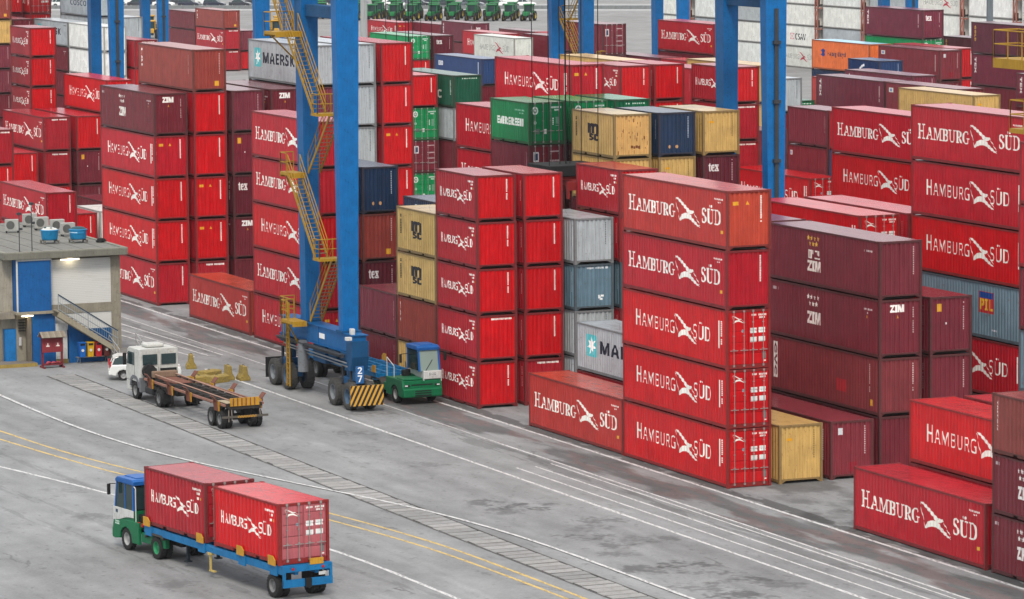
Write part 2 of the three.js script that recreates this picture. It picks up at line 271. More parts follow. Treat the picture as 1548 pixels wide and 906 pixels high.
function bird(g, x, y, w, h, a = '#e8e6e0', b = a) {
  poly(g, WINGA, x, y, w, h, a); g.lineJoin = 'round'; g.strokeStyle = a; g.lineWidth = h * 0.008; g.stroke(); poly(g, WINGB, x, y, w, h, b); g.strokeStyle = b; g.stroke(); g.strokeStyle = a; g.lineWidth = Math.max(1, w * 0.016);
  g.beginPath(); g.moveTo(x, y + 0.05 * h); g.lineTo(x + 0.17 * w, y + 0.82 * h); g.moveTo(x + 0.72 * w, y + 0.44 * h); g.lineTo(x + 0.99 * w, y + 0.93 * h); g.stroke();
}
function code(g, x, y, w, h, n, col, gap = 0.25) { g.fillStyle = col; for (let i = 0; i < n; i++) { if (rnd() < 0.06) continue; if (w > h) g.fillRect(x + (i * w) / n, y, (w / n) * (1 - gap), h * rr(0.8, 1)); else g.fillRect(x, y + (i * h) / n, w * rr(0.85, 1), (h / n) * (1 - gap)); } }
const WT = '#e9e7e2';
const art = {
  hsS(g, w, h, c = WT) { fit(g, 'H', '# serif', 0.052 * w, 0.33 * h, 0.06 * w, 0.3 * h, c, 2); fit(g, 'AMBURG', '# serif', 0.125 * w, 0.385 * h, 0.385 * w, 0.245 * h, c, 2); bird(g, 0.515 * w, 0.24 * h, 0.24 * w, 0.5 * h, c); fit(g, 'SÜD', '# serif', 0.77 * w, 0.275 * h, 0.175 * w, 0.36 * h, c, 2); code(g, 0.885 * w, 0.13 * h, 0.08 * w, 0.035 * h, 10, c); code(g, 0.915 * w, 0.19 * h, 0.03 * w, 0.03 * h, 3, c); g.fillStyle = '#d9a533'; g.fillRect(0.945 * w, 0.72 * h, 0.02 * w, 0.06 * h); },
  hsT(g, w, h, c = WT) { fit(g, 'H', '# sans-serif', 0.128 * w, 0.32 * h, 0.042 * w, 0.31 * h, c, -1); fit(g, 'AMBURG', '# sans-serif', 0.185 * w, 0.375 * h, 0.325 * w, 0.255 * h, c); bird(g, 0.51 * w, 0.24 * h, 0.215 * w, 0.5 * h, c); fit(g, 'SÜD', '# sans-serif', 0.69 * w, 0.285 * h, 0.165 * w, 0.345 * h, c); g.fillStyle = c; g.fillRect(0.932 * w, 0.18 * h, 0.006 * w, 0.52 * h); code(g, 0.955 * w, 0.18 * h, 0.007 * w, 0.45 * h, 12, c); },
  hs20(g, w, h, c = WT) { fit(g, 'H', '# sans-serif', 0.085 * w, 0.37 * h, 0.05 * w, 0.23 * h, c, 2); fit(g, 'AMBURG', '# sans-serif', 0.15 * w, 0.40 * h, 0.35 * w, 0.19 * h, c, 2); bird(g, 0.5 * w, 0.35 * h, 0.23 * w, 0.34 * h, c); fit(g, 'SÜD', '# sans-serif', 0.70 * w, 0.34 * h, 0.2 * w, 0.25 * h, c, 2); code(g, 0.79 * w, 0.1 * h, 0.16 * w, 0.05 * h, 10, c); code(g, 0.86 * w, 0.17 * h, 0.06 * w, 0.05 * h, 3, c); g.fillStyle = c; g.fillRect(0.88 * w, 0.26 * h, 0.025 * w, 0.05 * h); g.fillStyle = '#d9a533'; g.fillRect(0.93 * w, 0.26 * h, 0.018 * w, 0.05 * h); },
  zim(g, w, h, c = '#e4e2de', y = c) { for (let i = 0; i < 7; i++) star(g, (0.36 + (i % 4) * 0.03 + (i > 3 ? 0.015 : 0)) * w, (i > 3 ? 0.3 : 0.17) * h, 0.012 * w, y); fit(g, 'ZIM', 'bold # sans-serif', 0.355 * w, 0.46 * h, 0.12 * w, 0.22 * h, c, 6); code(g, 0.87 * w, 0.16 * h, 0.08 * w, 0.04 * h, 9, '#c9bfc0'); code(g, 0.9 * w, 0.23 * h, 0.03 * w, 0.04 * h, 3, '#c9bfc0'); code(g, 0.02 * w, 0.1 * h, 0.06 * w, 0.07 * h, 6, '#b9b0b2'); g.fillStyle = '#d9a533'; g.fillRect(0.89 * w, 0.3 * h, 0.012 * w, 0.05 * h); },
  zimY(g, w, h) { for (let i = 0; i < 7; i++) star(g, (0.36 + (i % 4) * 0.03 + (i > 3 ? 0.015 : 0)) * w, (i > 3 ? 0.24 : 0.13) * h, 0.012 * w, '#d6b04a'); g.fillStyle = '#e4e2de'; for (const [a, b, c, d] of [[0.36, 0.36, 0.03, 0.03], [0.36, 0.36, 0.009, 0.17], [0.381, 0.36, 0.009, 0.17], [0.36, 0.5, 0.03, 0.03], [0.398, 0.36, 0.01, 0.08], [0.418, 0.36, 0.03, 0.03], [0.438, 0.36, 0.01, 0.09], [0.415, 0.5, 0.05, 0.03], [0.45, 0.36, 0.01, 0.1]]) g.fillRect(a * w, b * h, c * w, d * h); fit(g, 'ZIM', 'bold # sans-serif', 0.355 * w, 0.58 * h, 0.12 * w, 0.19 * h, '#e4e2de', 6); code(g, 0.87 * w, 0.16 * h, 0.08 * w, 0.04 * h, 9, '#c9bfc0'); },
  maersk(g, w, h) { g.fillStyle = '#56b7bf'; rrect(g, 0.1 * w, 0.18 * h, 0.11 * w, 0.52 * h, 8); star7(g, 0.155 * w, 0.44 * h, 0.05 * w, '#f2f3f1'); fit(g, 'MAERSK', 'bold # sans-serif', 0.245 * w, 0.28 * h, 0.55 * w, 0.3 * h, '#1d2130', 2); code(g, 0.88 * w, 0.12 * h, 0.08 * w, 0.035 * h, 10, '#333'); },
  msc(g, w, h) { g.fillStyle = '#2a2a30'; fit(g, 'm', 'bold # sans-serif', 0.38 * w, 0.27 * h, 0.24 * w, 0.23 * h, '#2a2a30', 8); fit(g, 'sc', 'bold # sans-serif', 0.4 * w, 0.52 * h, 0.22 * w, 0.17 * h, '#2a2a30', 5); code(g, 0.07 * w, 0.14 * h, 0.02 * w, 0.5 * h, 12, '#3a352c'); },
  evg(g, w, h) { fit(g, 'EVERGREEN', 'bold # sans-serif', 0.15 * w, 0.42 * h, 0.7 * w, 0.19 * h, '#dfe5df', 7); code(g, 0.62 * w, 0.17 * h, 0.28 * w, 0.05 * h, 8, '#7fb79a'); code(g, 0.76 * w, 0.25 * h, 0.1 * w, 0.04 * h, 3, '#7fb79a'); },
  vert(txt, col = '#e2dedb', x0 = 0.03) { return (g, w, h) => { g.save(); g.translate(x0 * w + 0.03 * w, 0.09 * h); g.rotate(Math.PI / 2); fit(g, txt, 'bold # sans-serif', 0, 0, 0.55 * h, 0.024 * w * (w > 600 ? 1 : 2), col, 2); g.restore(); code(g, 0.93 * w, 0.14 * h, 0.008 * w, 0.5 * h, 14, '#b9a7a6'); }; },
  gvc(g, w, h) { g.fillStyle = '#d9d4d2'; g.fillRect(0.03 * w, 0.09 * h, 0.035 * w, 0.72 * h); g.save(); g.translate(0.061 * w, 0.12 * h); g.rotate(Math.PI / 2); fit(g, 'GVC', 'bold # sans-serif', 0, 0, 0.64 * h, 0.026 * w, '#6e3038', 2); g.restore(); code(g, 0.92 * w, 0.1 * h, 0.008 * w, 0.55 * h, 14, '#d9d0ce'); g.fillStyle = '#a12b35'; g.fillRect(0.62 * w, 0.52 * h, 0.09 * w, 0.24 * h); g.fillStyle = '#d9a533'; g.fillRect(0.93 * w, 0.78 * h, 0.022 * w, 0.12 * h); },
  pil(g, w, h) { g.fillStyle = '#b3343a'; g.fillRect(0.6 * w, 0.14 * h, 0.13 * w, 0.42 * h); g.fillStyle = '#24488f'; g.fillRect(0.605 * w, 0.15 * h, 0.12 * w, 0.12 * h); fit(g, 'PIL', 'bold # sans-serif', 0.61 * w, 0.28 * h, 0.11 * w, 0.22 * h, '#d8a93a', 3); code(g, 0.71 * w, 0.86 * h, 0.05 * w, 0.04 * h, 3, '#ccd'); },
  csav(g, w, h) { g.strokeStyle = '#c0506a'; g.lineWidth = 5; g.strokeRect(0.29 * w, 0.4 * h, 0.1 * w, 0.3 * h); g.beginPath(); g.moveTo(0.29 * w, 0.4 * h); g.lineTo(0.39 * w, 0.7 * h); g.moveTo(0.39 * w, 0.4 * h); g.lineTo(0.29 * w, 0.7 * h); g.stroke(); fit(g, 'CSAV', 'bold # sans-serif', 0.42 * w, 0.38 * h, 0.27 * w, 0.34 * h, '#3a3d42'); },
  hsW(g, w, h) { const c = '#9a9c98'; fit(g, 'HAMBURG', '# sans-serif', 0.12 * w, 0.36 * h, 0.4 * w, 0.26 * h, c); bird(g, 0.52 * w, 0.24 * h, 0.21 * w, 0.5 * h, '#b3394a'); fit(g, 'SÜD', '# sans-serif', 0.72 * w, 0.3 * h, 0.16 * w, 0.33 * h, c); },
  hapag(g, w, h) { poly(g, [[0, 0.2], [0.5, 0], [1, 0.2], [0.75, 0.5], [1, 0.8], [0.5, 1], [0, 0.8], [0.25, 0.5]], 0.15 * w, 0.28 * h, 0.08 * w, 0.3 * h, '#2a3f86'); fit(g, 'Hapag-Lloyd', 'bold # sans-serif', 0.27 * w, 0.36 * h, 0.32 * w, 0.22 * h, '#26304f'); },
  cma(g, w, h) { g.strokeStyle = '#e7e9ee'; g.lineWidth = 0.04 * w; g.beginPath(); g.arc(0.55 * w, 0.75 * h, 0.28 * w, Math.PI * 1.05, Math.PI * 1.45); g.stroke(); fit(g, 'CMA CGM', 'bold # sans-serif', 0.14 * w, 0.58 * h, 0.72 * w, 0.26 * h, '#e7e9ee', 3); },
  cosco(g, w, h) { fit(g, 'COSCO', 'bold # sans-serif', 0.3 * w, 0.34 * h, 0.5 * w, 0.26 * h, '#4c5a68'); },
  cch(g, w, h) { fit(g, 'C', 'bold # sans-serif', 0.72 * w, 0.5 * h, 0.07 * w, 0.28 * h, '#dfe6df', 4); code(g, 0.94 * w, 0.1 * h, 0.02 * w, 0.55 * h, 12, '#b9cabf'); },
  cai(g, w, h) { g.save(); g.translate(0.075 * w, 0.1 * h); g.rotate(Math.PI / 2); fit(g, 'CAI', 'bold # sans-serif', 0, 0, 0.5 * h, 0.03 * w * (w > 600 ? 1 : 2), '#ded6d2', 3); g.restore(); code(g, 0.92 * w, 0.12 * h, 0.008 * w, 0.5 * h, 14, '#bfa39c'); },
  txt(s, x, y, tw, th, col) { return (g, w, h) => { fit(g, s, 'bold # sans-serif', x * w, y * h, tw * w, th * h, col, 3); code(g, 0.93 * w, 0.12 * h, 0.01 * w, 0.5 * h, 14, col); }; },
  lab(col) { return (g, w, h) => { g.fillStyle = '#cfd3cf'; g.fillRect(0.035 * w, 0.14 * h, 0.06 * w, 0.14 * h); g.fillStyle = col; g.fillRect(0.05 * w, 0.17 * h, 0.03 * w, 0.08 * h); code(g, 0.93 * w, 0.14 * h, 0.008 * w, 0.6 * h, 14, '#b9a7a6'); }; },
  side(col) { return (g, w, h) => { code(g, 0.94 * w, 0.14 * h, 0.008 * w * (w > 600 ? 1 : 2), 0.5 * h, 14, col); }; },
};
function star(g, x, y, r, col) { g.fillStyle = col; g.beginPath(); for (let i = 0; i < 10; i++) { const a = (i * Math.PI) / 5, q = i % 2 ? r * 0.5 : r; g.lineTo(x + q * Math.sin(a), y - q * Math.cos(a) * 1.1); } g.fill(); }
function star7(g, x, y, r, col) { g.fillStyle = col; g.beginPath(); for (let i = 0; i < 14; i++) { const a = (i * Math.PI) / 7, q = i % 2 ? r * 0.42 : r; g.lineTo(x + q * Math.sin(a), y - q * Math.cos(a) * 1.05); } g.fill(); }
function rrect(g, x, y, w, h, r) { g.beginPath(); g.moveTo(x + r, y); g.arcTo(x + w, y, x + w, y + h, r); g.arcTo(x + w, y + h, x, y + h, r); g.arcTo(x, y + h, x, y, r); g.arcTo(x, y, x + w, y, r); g.fill(); }
const endArt = {
  v: (col) => (g, w, h) => { code(g, 0.8 * w, 0.07 * h, 0.045 * w, 0.5 * h, 16, col, 0.12); },
  vt: (col) => (g, w, h) => { code(g, 0.84 * w, 0.08 * h, 0.02 * w, 0.55 * h, 13, col, 0.35); },
  vs: (col) => (g, w, h) => { endArt.v(col)(g, w, h); g.fillStyle = '#d9a533'; g.fillRect(0.1 * w, 0.17 * h, 0.14 * w, 0.07 * h); poly(g, [[0.5, 0], [1, 1], [0, 1]], 0.43 * w, 0.16 * h, 0.08 * w, 0.075 * h, '#d9a533'); },
  h: (col) => (g, w, h) => { code(g, 0.3 * w, 0.035 * h, 0.62 * w, 0.05 * h, 16, col, 0.12); },
  hd: (col) => (g, w, h) => { code(g, 0.3 * w, 0.06 * h, 0.62 * w, 0.04 * h, 9, col, 0.35); },
  zim: (g, w, h) => { fit(g, 'ZIM', 'bold # sans-serif', 0.24 * w, 0.07 * h, 0.36 * w, 0.13 * h, '#eceae6', 8); poly(g, [[0.5, 0], [1, 1], [0, 1]], 0.4 * w, 0.26 * h, 0.07 * w, 0.065 * h, '#c9922f'); endArt.vt('#c9b9b9')(g, w, h); },
  tex: (g, w, h) => { fit(g, 'tex', 'bold # serif', 0.12 * w, 0.17 * h, 0.32 * w, 0.2 * h, '#e3dedd', 4); endArt.vt('#c9b9b9')(g, w, h); },
  st: (g, w, h) => { g.fillStyle = '#cf9c31'; g.fillRect(0.13 * w, 0.1 * h, 0.12 * w, 0.15 * h); endArt.vt('#c9b9b9')(g, w, h); g.fillStyle = '#ddd'; g.fillRect(0.36 * w, 0.46 * h, 0.03 * w, 0.04 * h); },
  stl: (g, w, h) => { g.fillStyle = '#cf9c31'; g.fillRect(0.68 * w, 0.8 * h, 0.15 * w, 0.13 * h); endArt.vt('#c9b9b9')(g, w, h); },
  lab: (g, w, h) => { g.fillStyle = '#cdd2d6'; g.fillRect(0.14 * w, 0.1 * h, 0.12 * w, 0.13 * h); endArt.vt('#d9c9c9')(g, w, h); g.fillStyle = '#8a2230'; g.fillRect(0.44 * w, 0.76 * h, 0.2 * w, 0.18 * h); },
  yel: (g, w, h) => { g.fillStyle = '#d99d22'; g.fillRect(0.14 * w, 0.22 * h, 0.14 * w, 0.05 * h); endArt.vt('#7c6a44')(g, w, h); },
  rusty: (g, w, h) => { g.fillStyle = '#6d4226'; for (let i = 0; i < 30; i++) g.fillRect(rnd() * w, rnd() * h, rr(2, 7), rr(4, 26)); for (let i = 0; i < 4; i++) g.fillRect((0.46 + i * 0.07) * w, (0.76 + 0.02 * (i % 2)) * h, 14, 14); },
  two: (g, w, h) => { g.fillStyle = '#c99a6a'; g.beginPath(); g.arc(0.28 * w, 0.83 * h, 9, 0, 7); g.arc(0.5 * w, 0.83 * h, 9, 0, 7); g.fill(); endArt.vt('#c6cdd6')(g, w, h); },
  dots: (g, w, h) => { endArt.h('#c8d0d4')(g, w, h); g.fillStyle = '#e8ecec'; for (let i = 0; i < 7; i++) g.fillRect((0.62 + 0.04 * (i % 4)) * w, (0.72 + 0.04 * (i % 3)) * h, 10, 10); },
  n: () => {},
};
function doorArt(kind, right) { return (g, w, h) => {
  if (kind === 'hs') { if (!right) { bird(g, 0.16 * w, 0.07 * h, 0.66 * w, 0.15 * h); g.fillStyle = '#8d9aa5'; g.beginPath(); g.arc(0.7 * w, 0.36 * h, 0.06 * w, 0, 7); g.fill(); } else { for (const [x, y, a, b] of [[0.12, 0.05, 0.3, 0.04], [0.52, 0.05, 0.42, 0.04], [0.56, 0.1, 0.3, 0.04]]) code(g, x * w, y * h, a * w, b * h, 6, WT); g.fillStyle = '#dcdedd'; for (const y of [0.31, 0.48]) { g.fillRect(0.1 * w, y * h, 0.33 * w, 0.1 * h); g.fillRect(0.53 * w, (y - 0.005) * h, 0.33 * w, 0.1 * h); } g.fillStyle = '#77706f'; g.fillRect(0.72 * w, 0.76 * h, 0.18 * w, 0.14 * h); g.fillStyle = '#e8e6e0'; g.fillRect(0.76 * w, 0.92 * h, 0.14 * w, 0.025 * h); } }
  if (kind === 'evg') { if (!right) { for (const [y, r] of [[0.18, 0.2], [0.5, 0.08]]) { g.fillStyle = '#dfe8e2'; g.beginPath(); g.arc(0.26 * w, y * h, r * w, 0, 7); g.fill(); g.fillStyle = '#0e7a48'; g.beginPath(); g.arc(0.26 * w, y * h, r * w * 0.6, 0, 7); g.fill(); g.fillStyle = '#dfe8e2'; g.beginPath(); g.arc(0.26 * w, y * h, r * w * 0.4, 0, 7); g.fill(); } g.fillStyle = '#5f7569'; g.fillRect(0.3 * w, 0.66 * h, 0.25 * w, 0.14 * h); g.fillStyle = '#e4e6e0'; g.fillRect(0.82 * w, 0.67 * h, 0.17 * w, 0.13 * h); } else { code(g, 0.25 * w, 0.08 * h, 0.68 * w, 0.05 * h, 9, '#dfe8e2'); code(g, 0.5 * w, 0.15 * h, 0.3 * w, 0.05 * h, 4, '#dfe8e2'); code(g, 0.56 * w, 0.36 * h, 0.26 * w, 0.24 * h, 9, '#7fa08d'); code(g, 0.36 * w, 0.38 * h, 0.08 * w, 0.2 * h, 4, '#dfe8e2'); } }
  if (kind === 'mar') { if (!right) { g.fillStyle = '#cfd2d4'; g.fillRect(0.14 * w, 0.14 * h, 0.34 * w, 0.26 * h); g.fillStyle = '#2c3a57'; g.fillRect(0.2 * w, 0.18 * h, 0.22 * w, 0.18 * h); } else { code(g, 0.2 * w, 0.12 * h, 0.6 * w, 0.04 * h, 8, '#d8c9ca'); for (const y of [0.36, 0.55, 0.72]) code(g, 0.2 * w, y * h, 0.6 * w, 0.05 * h, 6, '#c4b1b4'); } }
}; }
// --- liveries: side print, end print, paint, height, what it looks like
const R1 = '#a91d2a', RB = '#bb171d', RD = '#9c212c', MA = '#6c2731', PU = '#74333f', BR = '#8a3d36', TN = '#c3a162', GY = '#a5adb2', BG = '#6d8493', NV = '#1f3350', GN = '#0e7a48', DG = '#1b5542', WH = '#dcdfdc';
const LV = {
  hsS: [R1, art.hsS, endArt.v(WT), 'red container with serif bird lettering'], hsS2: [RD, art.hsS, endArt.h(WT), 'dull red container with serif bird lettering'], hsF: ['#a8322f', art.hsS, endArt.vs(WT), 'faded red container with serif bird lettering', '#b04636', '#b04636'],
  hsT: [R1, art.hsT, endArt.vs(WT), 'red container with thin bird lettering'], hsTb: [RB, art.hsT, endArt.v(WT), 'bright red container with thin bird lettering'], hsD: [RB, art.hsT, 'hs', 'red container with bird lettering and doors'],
  hs20: [RD, art.hs20, endArt.v(WT), 'short red container with white bird lettering', RB], hs20L: [RD, art.hs20, endArt.h(WT), 'short red container with crosswise white strip', RB], hs20D: [RD, art.hs20, 'hs', 'short bright red container with bird lettering'], hs20P: [RB, art.hs20, 'hs', 'short red container with faded doors'],  // ends brighter than sides: light on that face is put into the colour
  red: [R1, art.side(WT), endArt.v(WT), 'plain red container with white end strip', RB], redS: [R1, art.side(WT), endArt.vs(WT), 'plain red container with two yellow stickers', RB], redL: [RD, art.side(WT), endArt.h(WT), 'plain red container with crosswise white strip'],  // end red lifted above the side red, painting in light from that side
  zim: [MA, art.zim, endArt.zim, 'maroon container with stars and initials'], zimY: ['#6e2a35', art.zimY, endArt.vt('#c9b9b9'), 'maroon container with yellow stars above initials'], gvc: ['#7a343a', art.gvc, endArt.vt('#d9c9c9'), 'brownish red container with white upright label'],
  mar: [MA, art.side('#b9a7a6'), endArt.vt('#c9b9b9'), 'plain dark maroon container'], marS: ['#6e2733', art.side('#b9a7a6'), endArt.st, 'dark maroon container with yellow sticker'], marL: ['#7a2f38', art.lab('#6f86b5'), endArt.lab, 'maroon container with small pale label'], pur: [PU, art.side('#b9a7a6'), endArt.vt('#c9b9b9'), 'dusty purple maroon container'],
  tex: ['#5d222d', art.vert('TEX'), endArt.tex, 'dark maroon container with white word'], tex2: ['#6b2b3a', art.vert('TEX'), endArt.tex, 'purple maroon container with white word'], bro: [BR, art.cai, endArt.stl, 'brown container with upright white lettering'], tri: ['#85413c', art.vert('TRITON'), endArt.vt('#d0c4c0'), 'brown container with upright white name'],
  tan: [TN, art.side('#6f603c'), endArt.yel, 'tan yellow container'], msc: ['#b59a62', art.msc, endArt.rusty, 'tan container with dark initials', '#c29c60'], nav: [NV, art.side('#c6cdd6'), endArt.two, 'navy blue container'], navT: [NV, art.txt('2000', 0.3, 0.12, 0.16, 0.2, '#d5dae0'), endArt.vt('#c6cdd6'), 'navy blue container with small white number'], blu: ['#2d4671', art.txt('IIO', 0.07, 0.22, 0.1, 0.2, '#d5dae0'), endArt.vt('#c6cdd6'), 'mid blue container with grey roof'],
  mae: ['#a3a9ae', art.maersk, endArt.vt('#6b7176'), 'light grey container with star panel'], gry: [GY, art.side('#5b6267'), endArt.vt('#5b6267'), 'light grey container'], bgr: [BG, art.pil, endArt.dots, 'blue grey container with small flag'], bg2: ['#5f7a88', art.side('#c8d0d4'), endArt.dots, 'blue grey container with white dots'],
  evg: [GN, art.evg, 'evg', 'green container with name and barred doors'], gnD: ['#0d8a50', art.side('#cfe3d6'), 'evg', 'green container with barred doors'], gnE: ['#0f6b45', art.side('#cfe3d6'), endArt.hd('#cfe3d6'), 'dark green container with small lettering'], cch: [DG, art.cch, endArt.hd('#c3d3c9'), 'dark green container with white letter'], maD: ['#6d2632', art.side('#b9a7a6'), 'mar', 'dark maroon container with barred doors'],
  whi: [WH, art.side('#8b8f8e'), endArt.vt('#8b8f8e'), 'white container'], csv: [WH, art.csav, endArt.n, 'white container with pink square'], hsW: ['#d0d2cb', art.hsW, endArt.vt('#8b8f8e'), 'white container with red bird'], hap: ['#dd7440', art.hapag, endArt.n, 'orange container with dark blue name', , '#8cc3d6'], cma: ['#223a63', art.cma, endArt.vt('#c6cdd6'), 'navy container with white arc and name'], cos: ['#a9b4ba', art.cosco, endArt.n, 'pale grey container with dark name'],
  gld: ['#5c2c3a', art.vert('GOLD', '#cfa83d'), endArt.vt('#c9b9b9'), 'dark purple container with yellow lettering'], tel: ['#2b7f86', art.side('#cdd'), endArt.n, 'teal container'], sal: ['#b04a48', art.txt('DEAND', 0.3, 0.34, 0.4, 0.2, '#e6d9d2'), endArt.v(WT), 'salmon red container with white name'],
};
const tint = new Map();
function pm(t, k, rough = 0.25) { const key = (t.uuid ?? t) + '|' + k + '|' + rough; if (!tint.has(key)) { const v = [1, 0.93, 1.05, 0.97][k], m = new THREE.MeshPhysicalMaterial({ roughness: rough, specularIntensity: 0.6 }); if (t.isTexture) { m.map = t; m.color.setRGB(v, v * [1, 1.02, 0.99, 1][k], v * [1, 1.03, 1, 0.98][k]); } else { m.color.set(t).multiplyScalar(v); m.map = wear; } tint.set(key, m); } return tint.get(key); }
const FLOORM = M('#2c2724', 0.95), LOCKM = M('#a9a5a2', 0.5, 0.5), sooty = (hex, k) => '#' + new THREE.Color(hex).multiplyScalar(k).lerp(new THREE.Color('#4a3a34'), 0.35).getHexString();
const roofTex = sheet('roof', 512, 128, '#ffffff', (g, w, h) => { for (let i = 0; i < 40; i++) { g.fillStyle = rnd() < 0.4 ? 'rgba(250,240,236,.10)' : 'rgba(70,50,45,.10)'; g.fillRect(rnd() * w, rnd() * h, rr(4, 50), rr(3, 30)); } g.strokeStyle = 'rgba(70,40,35,.3)'; for (let i = 0; i < 9; i++) { g.beginPath(); g.moveTo(rnd() * w, rnd() * h); g.lineTo(rnd() * w, rnd() * h); g.stroke(); } }, 1, 0.6);
const ATL = new Map();
function atlas(livery) {      // one print sheet for each livery: long side, then the end or the two door leaves
  if (ATL.has(livery)) return ATL.get(livery);
  const [hex, side, end, , ehex] = LV[livery], sw = /20|evg|cma|msc/.test(livery) ? 448 : 896, H = 208, w = sw + 232;
  const part = (g, x0, pw, fill, f) => { g.save(); g.beginPath(); g.rect(x0, 0, pw, H); g.clip(); g.fillStyle = fill; g.fillRect(x0, 0, pw, H); g.translate(x0, 0); if (f) f(g, pw, H); g.restore(); };
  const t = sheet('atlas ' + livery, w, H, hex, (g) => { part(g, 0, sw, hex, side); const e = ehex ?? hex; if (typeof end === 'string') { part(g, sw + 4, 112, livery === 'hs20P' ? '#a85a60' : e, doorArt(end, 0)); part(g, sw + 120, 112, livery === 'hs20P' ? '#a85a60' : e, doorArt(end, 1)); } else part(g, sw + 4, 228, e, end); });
  const cut = (x0, pw) => { const c = t.clone(); c.repeat.set((pw - 2) / w, 1); c.offset.set((x0 + 1) / w, 0); c.needsUpdate = true; return c; };
  const o = { side: cut(0, sw), end: cut(sw + 4, 228), d0: cut(sw + 4, 112), d1: cut(sw + 120, 112) }; ATL.set(livery, o); return o;
}
const roofM = new Map(), roofMat = (hex, k) => { const key = hex + k; if (!roofM.has(key)) { const m = new THREE.MeshPhysicalMaterial({ map: roofTex, roughness: 0.25, specularIntensity: 0.6 }); m.color.set(hex).multiplyScalar([1, 0.92, 1.08, 0.97][k]); roofM.set(key, m); } return roofM.get(key); };
function container(livery, L, ht, x, y, z, turn, label, group) {
  const [hex, , end, , , rhex] = LV[livery], vr = Math.floor(rnd() * 3), k = Math.floor(rnd() * 4), s = shell(L, ht, vr), at = atlas(livery);
  const o = thing('shipping_container', label, 'container', x, y, z, turn, group), sm = pm(at.side, k);
  mesh('side_panel', s.side, sm, o); mesh('side_panel', s.sideB, sm, o);
  mesh('frame', typeof end === 'string' ? s.frameD : s.frame, pm(sooty(hex, 0.72), k, 0.65), o); mesh('roof', s.roof, roofMat(rhex ?? hex, k), o); mesh('floor', s.floor, FLOORM, o);
  mesh('end_panel', s.endB, pm(hex, k), o);
  if (typeof end === 'string') {
    for (const r of [0, 1]) {
      const d = mesh('door', s.leaf, pm(r ? at.d1 : at.d0, k), o); d.rotation.y = Math.PI / 2; d.position.set(s.l / 2 - 0.03, 0.2, (r ? -1 : 1) * (s.dw / 2 + 0.003));
      for (const q of [-0.22, 0.22]) { const b = mesh('locking_bar', s.lock, LOCKM, d); b.position.x = q * s.dw * 1.2; const hd = mesh('handle', s.handle, LOCKM, d); hd.position.x = q * s.dw * 1.2 - 0.2; }
    }
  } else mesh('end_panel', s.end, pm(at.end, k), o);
  return o;
}
// containers that only carry others and show nothing in the photograph: one mass
const MASS = new Map(), HIDDEN = new Set(Object.entries({'hidden pair behind red pair': '0', 'six-high stack behind low pair': '01', 'three-high stack behind maroon stack': '0', 'six-high stack with blue grey container': '0', 'four-high stack behind corner': '012', 'four-high stack with top doors': '012', 'four-high red stack beside barred doors': '012', 'short mixed stack behind grey one': '0', 'tan short stack of six': '012', 'short stack with navy top': '0123', 'short stack with white word': '0123', 'short stack behind tan initials': '012', 'green topped short stack': '012', 'second green topped short stack': '012', 'third green topped short stack': '01234', 'red stack beside green container': '012', 'six-high stack under the crane ropes': '01234', 'maroon stack before grey star panel': '0123', 'six-high stack with grey star panel': '0123', 'six-high light grey stack': '012', 'six-high red stack beside light grey': '01', 'three-high red stack beyond the building': '0', 'low red pair beyond the building': '0', 'four-high stack before distant crane legs': '01', 'six-high short red stack beyond building': '012', 'six-high stack beyond short red stack': '0', 'five-high stack beside far tan one': '0123', 'six-high stack behind far tan one': '01234', 'six-high stack with far barred doors': '0123', 'edge stack beside short red stack': '01234', 'five-high stack before the maroon block': '012', 'six-high short stack under the ropes': '01234', 'six-high plain short stack': '0123', 'six-high short stack between crane legs': '012', 'maroon short stack of five': '012', 'stack with blue container under red': '012', 'maroon stack behind crane leg': '012', 'low stack with barred doors': '01', 'stack with dark green top': '01', 'stack with two green doors': '0', 'three-high stack beside dark green one': '012', 'five-high tan topped stack': '012', 'five-high tan roofed stack': '0123', 'five-high red roofed stack': '0123', 'far stack with grey star panel': '0', 'far white stack behind crane legs': '012', 'far red stack beside white stack': '01', 'far pale stack': '0123', 'far short stack with grey top': '0123', 'five-high stack beside far crane': '012', 'stack with barred maroon doors': '012', 'four-high red stack behind far crane': '0123', 'low stack behind barred maroon doors': '012', 'plain pink roofed stack': '012', 'maroon stack with upright lettering': '012', 'maroon stack with pale label': '012', 'maroon stack behind upright lettering': '012', 'tan topped stack before pale label': '012', 'stack by the yellow walkway': '0123', 'salmon stack behind crane leg': '012', 'short stack with pale grey top': '01', 'low stack with green roof': '01', 'short stack with white arc': '012', 'far stack with green doors': '01', 'far stack beside green doors': '01', 'far stack with blue side': '01', 'four-high stack with pale label': '01', 'four-high red stack beside pale label': '01', 'stack with upright yellow lettering': '01', 'stack with maroon over green': '012', 'dark stack beside maroon over green': '012', 'stack with orange top': '01', 'white three-high stack': '01', 'red stack beside white lettering': '01', 'maroon stack behind white lettering': '01', 'maroon stack beside brown top': '0', 'low pair before the green tractors': '0', 'low pair before far tractors': '0', 'low plain pair before far cars': '0', 'low red pair before far cars': '01', 'rack stack beside pink square': '0', 'third rack stack': '012', 'rack stack left of dark mast': '01', 'rack stack by dark mast': '01', 'rack stack past dark mast': '0123', 'last rack stack': '0123', 'rack stack between far legs': '0'}).flatMap(([w, q]) => [...q].map((n) => w + n)));
function buried(lv, L, ht, x, y, z, turn) { const s = shell(L, ht, 0), hex = LV[lv][0]; if (!MASS.has(hex)) MASS.set(hex, []); for (const g of [s.side, s.sideB, s.end, s.endB, s.roof, s.frame]) { const c = g.index ? g.toNonIndexed() : g.clone(); c.rotateY(turn); c.translate(x, y, z); MASS.get(hex).push(c); } }
